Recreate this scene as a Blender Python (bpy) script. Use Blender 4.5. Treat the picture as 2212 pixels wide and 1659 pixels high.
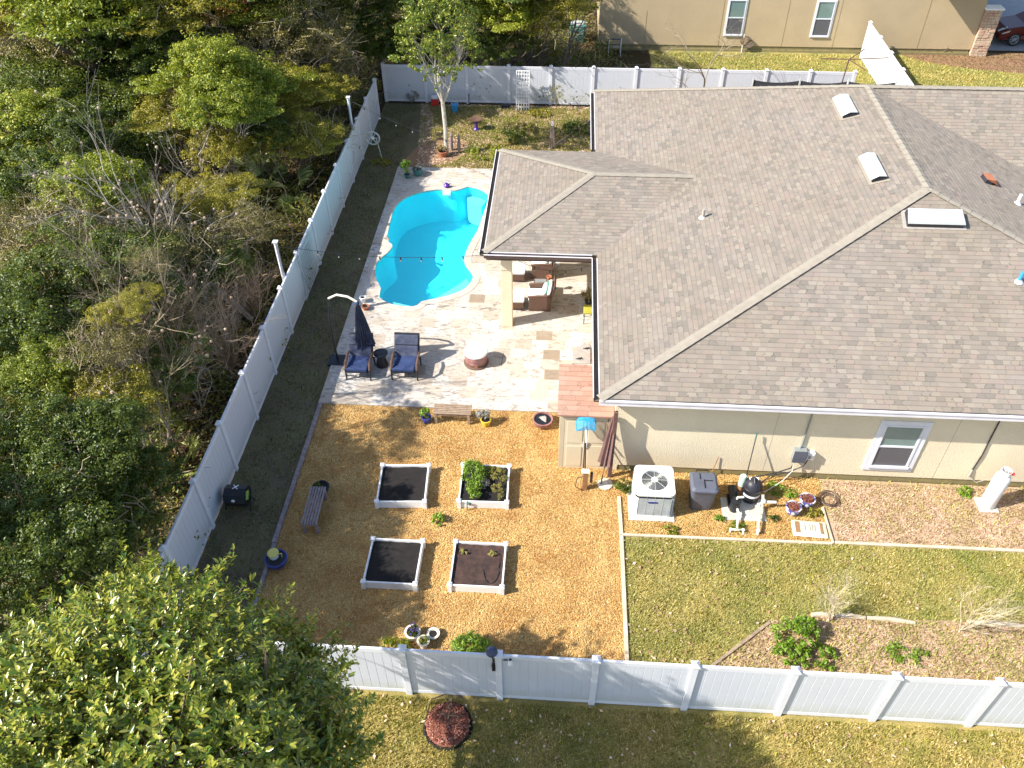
import bpy, bmesh, math, random
import numpy as np
from mathutils import Vector, Matrix
rnd = random.Random(7)
D = bpy.data
S = bpy.context.scene
for o in list(D.objects): D.objects.remove(o)

# ------------------------------------------------------------------ camera
FPX, PITCH, YAW, ROLL, CZ = 1790.36, math.radians(42.967), math.radians(4.2179), math.radians(-.712), 17.0
FW = Vector((-math.sin(YAW)*math.cos(PITCH), math.cos(YAW)*math.cos(PITCH), -math.sin(PITCH)))
_r = Vector((math.cos(YAW), math.sin(YAW), 0)); _u = _r.cross(FW)
RT = math.cos(ROLL)*_r + math.sin(ROLL)*_u; UP = -math.sin(ROLL)*_r + math.cos(ROLL)*_u
cam = D.objects.new('camera', D.cameras.new('camera')); S.collection.objects.link(cam)
cam.matrix_world = Matrix(((RT.x, UP.x, -FW.x, 0), (RT.y, UP.y, -FW.y, 0), (RT.z, UP.z, -FW.z, CZ), (0, 0, 0, 1)))
cam.data.sensor_width = 36; cam.data.lens = FPX/2212*36; cam.data.clip_end = 600
S.camera = cam
# ------------------------------------------------------------------ light
SUN_EL, SUN_AZ = math.radians(39.5), math.radians(19)     # sun in the west, 19 degrees towards the south
W = D.worlds.new('World'); S.world = W; W.use_nodes = True
nt = W.node_tree; bg = nt.nodes['Background']
sky = nt.nodes.new('ShaderNodeTexSky'); sky.sky_type = 'NISHITA'; sky.sun_disc = False
sky.sun_elevation = SUN_EL; sky.sun_rotation = math.radians(270)-SUN_AZ
nt.links.new(sky.outputs[0], bg.inputs[0]); bg.inputs[1].default_value = 0.125
sun = D.objects.new('sun', D.lights.new('sun', 'SUN')); S.collection.objects.link(sun)
sun.data.energy = 5.0; sun.data.angle = math.radians(.5); sun.data.color = (1, .94, .84)
sd = Vector((-math.cos(SUN_AZ)*math.cos(SUN_EL), -math.sin(SUN_AZ)*math.cos(SUN_EL), math.sin(SUN_EL)))
sun.rotation_euler = sd.to_track_quat('Z', 'Y').to_euler()
S.view_settings.view_transform = 'Standard'; S.view_settings.look = 'None'
S.view_settings.exposure = 1.05; S.view_settings.gamma = 1
S.render.engine = 'CYCLES'; S.cycles.transparent_max_bounces = 12; S.cycles.max_bounces = 5

def gp(u, v, z=0.0):
    d = RT*((u-1106)/FPX) + UP*((829.5-v)/FPX) + FW
    t = (z-CZ)/d.z
    return Vector((d.x*t, d.y*t, z))

# ------------------------------------------------------------------ materials
def lin(c): return tuple(c)+(1,) if len(c) == 3 else c
class N:
    def __init__(s, name):
        s.m = D.materials.new(name); s.m.use_nodes = True; s.t = s.m.node_tree
        s.b = s.t.nodes['Principled BSDF']; s.out = s.t.nodes['Material Output']
    def n(s, kind, **kw):
        x = s.t.nodes.new('ShaderNode'+kind)
        for k, v in kw.items():
            if k in x.inputs: s.set(x.inputs[k], v)
            else: setattr(x, k, v)
        return x
    def set(s, inp, v):
        if isinstance(v, bpy.types.NodeSocket): s.t.links.new(v, inp)
        else: inp.default_value = v
    def math(s, op, a, b=0.0, c=None):
        x = s.t.nodes.new('ShaderNodeMath'); x.operation = op
        s.set(x.inputs[0], a); s.set(x.inputs[1], b)
        if c is not None: s.set(x.inputs[2], c)
        return x.outputs[0]
    def ramp(s, fac, stops, interp='LINEAR'):
        x = s.t.nodes.new('ShaderNodeValToRGB'); e = x.color_ramp.elements; x.color_ramp.interpolation = interp
        while len(e) < len(stops): e.new(0.5)
        for i, (p, c) in enumerate(stops): e[i].position = p; e[i].color = lin(c)
        s.set(x.inputs[0], fac); return x.outputs[0]
    def noise(s, scale, detail=3, rough=.55, vec=None, dist=0):
        x = s.n('TexNoise'); x.inputs['Scale'].default_value = scale; x.inputs['Detail'].default_value = detail
        x.inputs['Roughness'].default_value = rough; x.inputs['Distortion'].default_value = dist
        s.set(x.inputs['Vector'], vec if vec is not None else s.obj()); return x.outputs[0]
    def obj(s):
        if not hasattr(s, '_o'): s._o = s.t.nodes.new('ShaderNodeTexCoord')
        return s._o.outputs['Object']
    def uv(s):
        s.obj(); return s._o.outputs['UV']
    def mix(s, f, a, b, mode='MIX'):
        x = s.t.nodes.new('ShaderNodeMix'); x.data_type = 'RGBA'; x.blend_type = mode
        s.set(x.inputs[0], f); s.set(x.inputs[6], lin(a) if isinstance(a, tuple) else a); s.set(x.inputs[7], lin(b) if isinstance(b, tuple) else b)
        return x.outputs[2]
    def bump(s, h, strength=.5, dist=.02):
        x = s.t.nodes.new('ShaderNodeBump'); x.inputs['Strength'].default_value = strength; x.inputs['Distance'].default_value = dist
        s.set(x.inputs['Height'], h); s.t.links.new(x.outputs[0], s.b.inputs['Normal']); return x
    def fin(s, col, rough=.7, metal=0, spec=.4):
        s.set(s.b.inputs['Base Color'], lin(col) if isinstance(col, tuple) else col)
        s.set(s.b.inputs['Roughness'], rough); s.set(s.b.inputs['Metallic'], metal); s.b.inputs['Specular IOR Level'].default_value = spec
        return s.m
def simple(name, c1, c2=None, scale=3, rough=.6, metal=0, bump=0, bs=60, spec=.4):
    k = N(name); c2 = c2 or tuple(x*.82 for x in c1)
    f = k.noise(scale, 5, .6); f = k.ramp(f, [(.35, (0, 0, 0)), (.65, (1, 1, 1))])
    if bump: k.bump(k.noise(bs, 3), bump, .01)
    return k.fin(k.mix(f, c1, c2), rough, metal, spec)
M = {}
M['vinyl'] = simple('white_vinyl', (.70, .71, .75), (.63, .64, .69), 1.2, .35)
def vinyl_dirty():
    k = N('weathered_white_vinyl'); sx = k.n('SeparateXYZ', Vector=k.obj()).outputs[2]
    h = k.math('ADD', sx, k.math('MULTIPLY', k.noise(2.5, 5), .7))
    f = k.ramp(h, [(.25, (1, 1, 1)), (.85, (0, 0, 0))])
    c = k.mix(k.noise(1.1, 4), (.60, .625, .68), (.53, .55, .60))
    return k.fin(k.mix(k.math('MULTIPLY', f, .75), c, (.42, .43, .33)), .38)
M['vinyl_panel'] = vinyl_dirty()
def stucco(name, c1, c2, bs=22, st=.55):
    k = N(name); f = k.noise(.8, 5); f2 = k.noise(14, 3)
    c = k.mix(k.ramp(f, [(.35, (0, 0, 0)), (.7, (1, 1, 1))]), c1, c2)
    c = k.mix(k.math('MULTIPLY', f2, .25), c, tuple(x*.7 for x in c1))
    k.bump(k.noise(bs, 4, .6), st, .035); return k.fin(c, .85)
M['stucco'] = stucco('cream_stucco', (.78, .68, .49), (.71, .61, .44), 26, .5)
M['stucco2'] = stucco('tan_stucco', (.50, .39, .24), (.45, .35, .22), 18, .3)
M['stucco_base'] = simple('olive_base_band', (.26, .22, .10), (.20, .17, .09), 5)
def shingles(name, cols, cw=.21, ch=.128, line=(.10, .09, .08), tint=None):
    k = N(name); s = k.n('SeparateXYZ', Vector=k.uv()); u, v = s.outputs[0], s.outputs[1]
    row = k.math('DIVIDE', v, ch); ri = k.math('FLOOR', row); rf = k.math('SUBTRACT', row, ri)
    w1 = k.n('TexWhiteNoise', noise_dimensions='1D'); k.set(w1.inputs['W'], ri)
    wob = k.math('MULTIPLY', k.noise(9, 1, .5, k.uv()), 1.1)
    cu = k.math('ADD', k.math('ADD', k.math('DIVIDE', u, cw), k.math('MULTIPLY', w1.outputs[0], 7.3)), wob)
    ci = k.math('FLOOR', cu); cf = k.math('SUBTRACT', cu, ci)
    cmb = k.n('CombineXYZ'); k.set(cmb.inputs[0], ci); k.set(cmb.inputs[1], ri)
    w2 = k.n('TexWhiteNoise', noise_dimensions='2D'); k.set(w2.inputs['Vector'], cmb.outputs[0])
    c = k.ramp(w2.outputs[0], [(i/len(cols), x) for i, x in enumerate(cols)], 'CONSTANT')
    big = k.noise(.35, 5, .6, k.uv()); c = k.mix(k.math('MULTIPLY', k.ramp(big, [(.35, (0, 0, 0)), (.7, (1, 1, 1))]), .28), c, tint or (.26, .215, .14))
    gr = k.noise(90, 2, .7, k.uv()); c = k.mix(.55, c, k.mix(gr, (.12, .11, .10), (.52, .48, .43)), 'OVERLAY')
    ln = k.math('LESS_THAN', rf, .15); vl = k.math('MULTIPLY', k.math('LESS_THAN', cf, .09), k.math('GREATER_THAN', w2.outputs[0], .45))
    c = k.mix(k.math('MULTIPLY', ln, .42), c, line); c = k.mix(k.math('MULTIPLY', vl, .6), c, line)
    stn = k.ramp(k.noise(.9, 5, .7, k.uv(), .5), [(.45, (0, 0, 0)), (.7, (1, 1, 1))]); c = k.mix(k.math('MULTIPLY', stn, .25), c, (.17, .155, .135))
    hh = k.math('ADD', k.math('SUBTRACT', 1.0, rf), k.math('MULTIPLY', w2.outputs[0], .55))
    k.bump(k.math('ADD', hh, k.math('MULTIPLY', gr, .25)), .8, .025)
    return k.fin(c, .93, 0, .25)
M['shingle'] = shingles('roof_shingles', [(.30, .27, .24), (.325, .292, .26), (.28, .252, .225), (.325, .272, .245), (.355, .32, .278), (.29, .262, .236), (.33, .288, .245), (.24, .22, .198)])
M['ridge'] = simple('ridge_shingles', (.29, .258, .212), (.245, .218, .178), 6, .95, bump=.4, bs=50)
M['terra_shingle'] = shingles('terracotta_shingles', [(.50, .315, .24), (.53, .345, .265), (.47, .29, .22), (.54, .36, .285)], .33, .16, (.24, .12, .09), (.44, .27, .2))
M['fascia'] = simple('lavender_white_metal', (.72, .70, .74), (.62, .60, .64), 2, .4)
M['gutter'] = simple('brown_gutter', (.10, .065, .055), (.07, .05, .045), 6, .5)
M['debris'] = simple('gutter_leaf_debris', (.24, .19, .12), (.14, .11, .08), 14, .9, bump=.5)
M['white'] = simple('white_paint', (.80, .80, .80), (.74, .74, .74), 2, .4)
M['ivory'] = simple('ivory_ceramic', (.70, .66, .56), (.55, .50, .42), 9, .5)
M['galv'] = simple('galvanised_vent_metal', (.62, .64, .60), (.50, .52, .49), 3, .35, .3)
M['dark'] = simple('dark_metal', (.035, .035, .045), (.02, .02, .03), 5, .45)
M['black'] = simple('black_plastic', (.018, .02, .026), (.012, .013, .017), 4, .35)
M['grayplastic'] = simple('slate_plastic', (.105, .115, .15), (.085, .092, .12), 4, .42)
M['navy'] = simple('navy_fabric', (.028, .05, .14), (.02, .036, .10), 4, .8, bump=.3, bs=120)
M['navy2'] = simple('faded_navy_fabric', (.035, .045, .085), (.085, .095, .14), 5, .85, bump=.4, bs=40)
M['wicker'] = simple('brown_wicker', (.15, .085, .06), (.09, .05, .035), 40, .7, bump=.8, bs=90)
M['cushion'] = simple('white_cushion', (.78, .78, .77), (.66, .67, .68), 4, .9, bump=.2)
M['greenstripe'] = simple('green_cushion_stripe', (.07, .24, .16), None, 5, .9)
M['wood'] = simple('weathered_teak', (.36, .27, .19), (.24, .17, .12), 9, .8, bump=.3)
M['woodgrey'] = simple('grey_weathered_wood', (.30, .25, .25), (.18, .14, .14), 9, .8, bump=.3)
M['timber'] = simple('pale_timber', (.58, .50, .38), (.44, .37, .27), 4, .85, bump=.4)
M['post_wood'] = simple('brown_wood_post', (.32, .17, .08), (.24, .12, .05), 6, .8)
M['terra'] = simple('terracotta', (.42, .16, .08), (.32, .12, .06), 5, .8)
M['purple'] = simple('purple_glaze', (.10, .04, .30), (.06, .02, .2), 5, .25)
M['blueglaze'] = simple('blue_glaze', (.04, .06, .28), (.03, .04, .2), 5, .3)
M['teal'] = simple('teal_glaze', (.06, .20, .19), (.04, .14, .14), 5, .35)
M['yellow'] = simple('yellow_glaze', (.72, .50, .06), (.55, .36, .03), 5, .4)
M['ybucket'] = simple('yellow_plastic', (.72, .62, .16), None, 5, .4)
M['olivefab'] = simple('olive_yellow_fabric', (.32, .30, .04), None, 5, .8)
M['red'] = simple('red_plastic', (.55, .04, .03), None, 5, .5)
M['blue'] = simple('blue_plastic', (.05, .30, .62), None, 5, .5)
M['lime'] = simple('lime_label', (.28, .46, .10), None, 5, .5)
M['soil'] = simple('dark_soil', (.018, .014, .013), (.010, .009, .009), 6, .95, bump=1, bs=45)
M['redsoil'] = simple('brown_soil', (.075, .04, .032), (.03, .02, .018), 6, .95, bump=1, bs=45)
M['mulchred'] = simple('red_mulch', (.30, .10, .07), (.12, .05, .035), 30, .95, bump=1, bs=60)
M['concrete'] = simple('pale_concrete', (.58, .54, .46), (.46, .43, .36), 3, .9, bump=.3)
M['hose'] = simple('brown_hose', (.13, .085, .06), None, 5, .5)
M['stonegrey'] = simple('grey_stone', (.36, .33, .30), (.28, .26, .24), 4, .9)
M['bark'] = simple('grey_brown_bark', (.20, .15, .11), (.11, .08, .06), 12, .95, bump=.7, bs=30)
M['barkpale'] = simple('pale_grey_bark', (.36, .29, .20), (.22, .18, .12), 9, .95, bump=.5, bs=30)
M['barkwhite'] = simple('pale_peeling_bark', (.62, .56, .48), (.36, .30, .24), 7, .9, bump=.5, bs=30)
M['twig'] = simple('red_brown_twigs', (.56, .40, .27), (.40, .27, .18), 9, .9)
M['twigpale'] = simple('pale_straw_twigs', (.60, .52, .36), (.48, .40, .28), 9, .9)
M['seed'] = simple('dry_seed_heads', (.46, .36, .26), (.34, .25, .17), 20, .95)
M['carpaint'] = simple('maroon_car_paint', (.10, .008, .012), None, 5, .2)
M['tyre'] = simple('tyre_rubber', (.02, .02, .02), None, 5, .85)
M['chrome'] = simple('alloy_wheel', (.5, .5, .5), None, 5, .3, .7)
M['brown_canvas'] = simple('brown_canvas', (.17, .095, .085), (.12, .065, .06), 6, .9, bump=.3)
M['firepit'] = simple('rust_pink_metal', (.33, .17, .16), (.22, .10, .09), 6, .6, bump=.3)
M['paper'] = simple('cream_paper_sack', (.72, .68, .50), (.64, .60, .44), 4, .6)
M['ink'] = simple('grey_print', (.30, .29, .24), None, 5, .7)
M['sackbrown'] = simple('brown_print', (.30, .17, .08), None, 5, .7)
M['tan'] = simple('beige_resin', (.56, .48, .34), (.50, .43, .30), 1.5, .6)
M['tandoor'] = simple('cream_resin_door', (.66, .57, .41), (.61, .52, .37), 1.5, .6)
M['pvc'] = simple('white_pvc', (.80, .79, .74), (.68, .67, .60), 5, .4)
M['elec'] = simple('grey_steel_box', (.30, .33, .34), (.24, .27, .28), 4, .45, .3)
M['tarp'] = simple('black_mesh_net', (.05, .05, .06), None, 5, .9)
M['birch'] = M['barkwhite']
k = N('blue_mesh_net'); t_ = k.n('BsdfTransparent'); mx = k.n('MixShader'); mx.inputs[0].default_value = .35
k.fin((.02, .40, .72), .4); k.t.links.new(k.b.outputs[0], mx.inputs[1]); k.t.links.new(t_.outputs[0], mx.inputs[2]); k.t.links.new(mx.outputs[0], k.out.inputs[0]); M['bluenet'] = k.m
k = N('window_glass'); k.fin((.16, .24, .23), .08, 0, .9); M['glass'] = k.m
k = N('window_screen'); k.fin((.10, .10, .115), .35, 0, .5); M['screen'] = k.m
# ground materials
def ground_mat(name, stops, s1=60, s2=1.2, mixc=None, mixf=.5, bump=.9, bs=70, dist=.02):
    k = N(name); f = k.noise(s1, 4, .75); c = k.ramp(f, stops)
    if mixc:
        g = k.ramp(k.noise(s2, 6, .62, None, .6), [(.42, (0, 0, 0)), (.62, (1, 1, 1))]); c = k.mix(k.math('MULTIPLY', g, mixf), c, mixc)
    k.bump(k.noise(bs, 4, .7), bump, dist); return k.fin(c, .95, 0, .2)
M['lawn'] = ground_mat('lawn_soil', [(.3, (.18, .14, .05)), (.5, (.38, .29, .10)), (.7, (.54, .43, .18))], 45, .9, (.12, .14, .03), .6)
M['lawn_green'] = ground_mat('green_lawn_soil', [(.3, (.15, .14, .05)), (.5, (.32, .27, .09)), (.7, (.48, .40, .16))], 45, .9, (.09, .13, .03), .6)
M['backmulch'] = ground_mat('leafy_bed', [(.3, (.08, .06, .03)), (.5, (.26, .20, .09)), (.7, (.42, .33, .18))], 30, 1.1, (.12, .15, .03), .75)
M['redmulch'] = ground_mat('red_brown_mulch', [(.3, (.10, .05, .03)), (.5, (.30, .17, .10)), (.7, (.46, .28, .18))], 35, 1.5, (.20, .18, .06), .3)
M['sidebed'] = ground_mat('straw_mulch', [(.3, (.22, .13, .08)), (.5, (.50, .35, .24)), (.7, (.68, .52, .38))], 28, 1.4, (.28, .24, .08), .6)
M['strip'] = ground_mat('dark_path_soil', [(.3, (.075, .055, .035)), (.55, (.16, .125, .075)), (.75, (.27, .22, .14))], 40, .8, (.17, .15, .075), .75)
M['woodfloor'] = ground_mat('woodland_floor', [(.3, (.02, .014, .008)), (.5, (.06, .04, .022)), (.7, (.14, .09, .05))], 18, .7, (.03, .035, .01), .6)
def gravel():
    k = N('golden_gravel'); v = k.n('TexVoronoi'); v.inputs['Scale'].default_value = 34; k.set(v.inputs['Vector'], k.obj())
    h = k.n('SeparateColor'); k.set(h.inputs[0], v.outputs['Color'])
    c = k.ramp(h.outputs[0], [(0, (.26, .14, .04)), (.35, (.46, .30, .10)), (.7, (.58, .42, .17)), (1, (.66, .52, .26))])
    g = k.ramp(k.noise(1.0, 6, .65, None, .8), [(.46, (0, 0, 0)), (.66, (1, 1, 1))]); c = k.mix(k.math('MULTIPLY', g, .45), c, (.36, .16, .05))
    k.bump(k.math('SUBTRACT', 1.0, v.outputs['Distance']), .9, .03); return k.fin(c, .85)
M['gravel'] = gravel()
def travertine():
    k = N('travertine_pavers'); s = k.n('SeparateXYZ', Vector=k.obj()); x, y = s.outputs[0], s.outputs[1]
    a = .46; ri = k.math('FLOOR', k.math('DIVIDE', y, a)); w1 = k.n('TexWhiteNoise', noise_dimensions='1D'); k.set(w1.inputs['W'], ri)
    cu = k.math('ADD', k.math('DIVIDE', x, .52), k.math('MULTIPLY', w1.outputs[0], 5.1)); ci = k.math('FLOOR', cu)
    rf = k.math('FRACT', k.math('DIVIDE', y, a)); cf = k.math('FRACT', cu)
    cmb = k.n('CombineXYZ'); k.set(cmb.inputs[0], ci); k.set(cmb.inputs[1], ri)
    w2 = k.n('TexWhiteNoise', noise_dimensions='2D'); k.set(w2.inputs['Vector'], cmb.outputs[0])
    c = k.ramp(w2.outputs[0], [(0, (.47, .43, .38)), (.25, (.45, .395, .325)), (.5, (.52, .49, .445)), (.72, (.41, .35, .285)), (.82, (.48, .445, .40)), (.96, (.27, .21, .15)), (.975, (.62, .60, .57))], 'CONSTANT')
    of = k.n('VectorMath', operation='MULTIPLY_ADD'); k.set(of.inputs[0], w2.outputs['Color']); of.inputs[1].default_value = (9, 9, 9); k.set(of.inputs[2], k.obj())
    mp = k.n('Mapping'); k.set(mp.inputs['Vector'], of.outputs[0]); mp.inputs['Scale'].default_value = (2.6, 6, 1)
    ve = k.noise(1.6, 6, .7, mp.outputs[0], .6); f = k.ramp(ve, [(.50, (0, 0, 0)), (.62, (1, 1, 1))])
    c = k.mix(k.math('MULTIPLY', k.math('MULTIPLY', f, .9), k.ramp(k.noise(1.1, 4, .7), [(.35, (.25, .25, .25)), (.55, (1, 1, 1))])), c, (.20, .165, .14))
    sp = k.ramp(k.noise(22, 4, .75), [(.58, (0, 0, 0)), (.68, (1, 1, 1))]); c = k.mix(k.math('MULTIPLY', sp, .7), c, (.25, .2, .16))
    st = k.ramp(k.noise(.6, 5, .7), [(.52, (0, 0, 0)), (.75, (1, 1, 1))]); c = k.mix(k.math('MULTIPLY', st, .35), c, (.50, .46, .42))
    g = k.math('MAXIMUM', k.math('LESS_THAN', rf, .022), k.math('LESS_THAN', cf, .020)); c = k.mix(k.math('MULTIPLY', g, .5), c, (.36, .30, .23))
    k.bump(ve, .15, .01); return k.fin(c, .75)
M['travertine'] = travertine()
M['coping'] = simple('travertine_coping', (.54, .48, .42), (.42, .36, .30), 7, .7)
k = N('pool_shell'); f = k.noise(1.5, 3); k.fin(k.mix(f, (.04, .78, .86), (.03, .68, .82)), .5); M['pool'] = k.m
k = N('pool_shelf_shell'); k.fin((.18, .70, .84), .5); M['poolstep'] = k.m
k = N('pool_water'); k.t.nodes.remove(k.b)
tr = k.n('BsdfTransparent'); tr.inputs[0].default_value = (.82, .98, 1, 1); gl = k.n('BsdfGlossy'); gl.inputs['Roughness'].default_value = .03
fr = k.n('LayerWeight'); fr.inputs[0].default_value = .12; bp = k.n('Bump'); bp.inputs['Strength'].default_value = .7; bp.inputs['Distance'].default_value = .03
k.set(bp.inputs['Height'], k.noise(5, 3, .5, None, .8)); k.t.links.new(bp.outputs[0], gl.inputs['Normal']); 
mx = k.n('MixShader'); k.t.links.new(fr.outputs['Fresnel'] if 0 else k.math('ADD', .05, k.math('MULTIPLY', fr.outputs['Facing'], .3)), mx.inputs[0]); k.t.links.new(tr.outputs[0], mx.inputs[1]); k.t.links.new(gl.outputs[0], mx.inputs[2])
k.t.links.new(mx.outputs[0], k.out.inputs[0]); M['water'] = k.m
k = N('asphalt_blue_drive'); M['drive'] = simple('driveway_concrete', (.30, .32, .34), (.25, .27, .29), 3, .9)
def leafmat(name, stops, trans=.35, rough=.45, spec=.5, patch=None, ps=.9):
    k = N(name); g = k.n('NewGeometry'); oi = k.n('ObjectInfo')
    r = k.math('FRACT', k.math('ADD', k.math('MULTIPLY', g.outputs['Random Per Island'], .8), k.math('MULTIPLY', oi.outputs['Random'], .2)))
    c = k.ramp(r, stops)
    if patch:
        f = k.ramp(k.noise(ps, 5, .65, None, .7), [(.40, (0, 0, 0)), (.62, (1, 1, 1))]); c = k.mix(k.math('MULTIPLY', f, .8), c, k.mix(r, patch[0], patch[1]))
    k.fin(c, rough, 0, spec)
    tl = k.n('BsdfTranslucent'); k.t.links.new(k.mix(.5, c, (.30, .34, .03), 'MIX'), tl.inputs[0])
    mx = k.n('MixShader'); mx.inputs[0].default_value = trans
    k.t.links.new(k.b.outputs[0], mx.inputs[1]); k.t.links.new(tl.outputs[0], mx.inputs[2]); k.t.links.new(mx.outputs[0], k.out.inputs[0]); return k.m
L = {}
L['dark'] = leafmat('dark_green_leaves', [(0, (.022, .042, .010)), (.4, (.06, .10, .014)), (.8, (.15, .20, .02)), (1, (.32, .33, .05))], .35)
L['bright'] = leafmat('bright_green_leaves', [(0, (.06, .11, .010)), (.35, (.17, .23, .018)), (.75, (.36, .38, .03)), (1, (.56, .52, .07))], .4)
L['olive'] = leafmat('olive_leaves', [(0, (.08, .08, .010)), (.35, (.22, .20, .018)), (.75, (.40, .35, .03)), (1, (.58, .46, .08))], .38)
L['brown'] = leafmat('dry_brown_leaves', [(0, (.06, .045, .015)), (.4, (.17, .14, .035)), (.8, (.30, .25, .07)), (1, (.44, .36, .18))], .25)
L['red'] = leafmat('rust_red_leaves', [(0, (.13, .03, .012)), (.4, (.28, .07, .02)), (.8, (.36, .18, .03)), (1, (.24, .30, .05))], .3)
L['palm'] = leafmat('palm_leaves', [(0, (.16, .24, .05)), (.5, (.40, .46, .14)), (1, (.70, .70, .36))], .3)
L['magnolia'] = leafmat('glossy_evergreen_leaves', [(0, (.025, .07, .012)), (.25, (.08, .15, .015)), (.55, (.23, .27, .025)), (.8, (.42, .40, .06)), (1, (.58, .52, .13))], .32, .28, .6)
L['grass'] = leafmat('grass_blades', [(0, (.24, .19, .05)), (.35, (.50, .38, .12)), (.7, (.70, .54, .20)), (1, (.82, .68, .38))], .3, .7, .2, ((.18, .20, .03), (.48, .46, .12)), .8)
L['grassg'] = leafmat('green_grass_blades', [(0, (.22, .20, .05)), (.35, (.48, .40, .12)), (.7, (.70, .57, .21)), (1, (.86, .72, .38))], .3, .7, .2, ((.16, .20, .04), (.50, .52, .15)), .55)
L['straw'] = leafmat('straw_chips', [(0, (.20, .09, .055)), (.3, (.46, .27, .18)), (.65, (.68, .48, .36)), (1, (.84, .72, .60))], .05, .8, .2, ((.16, .09, .04), (.40, .30, .12)), 1.1)
L['pebble'] = leafmat('gravel_chips', [(0, (.24, .11, .03)), (.3, (.48, .27, .085)), (.65, (.64, .40, .145)), (1, (.72, .51, .24))], .0, .9, .1, ((.17, .065, .018), (.56, .29, .09)), 1.3)
L['litter'] = leafmat('leaf_litter_chips', [(0, (.06, .035, .02)), (.4, (.14, .09, .04)), (.8, (.26, .18, .09)), (1, (.34, .30, .12))], .1, .8, .2)
L['grey'] = leafmat('silver_leaves', [(0, (.18, .17, .15)), (.5, (.34, .33, .30)), (1, (.5, .48, .45))], .2, .8, .2)
L['lime'] = leafmat('lime_leaves', [(0, (.08, .16, .01)), (.5, (.18, .32, .02)), (1, (.32, .44, .05))], .35)
L['carpet'] = leafmat('ground_cover_leaves', [(0, (.10, .12, .02)), (.35, (.28, .25, .06)), (.75, (.46, .37, .13)), (1, (.60, .46, .22))], .25, .7, .2, ((.10, .16, .02), (.34, .36, .07)), .7)

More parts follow.
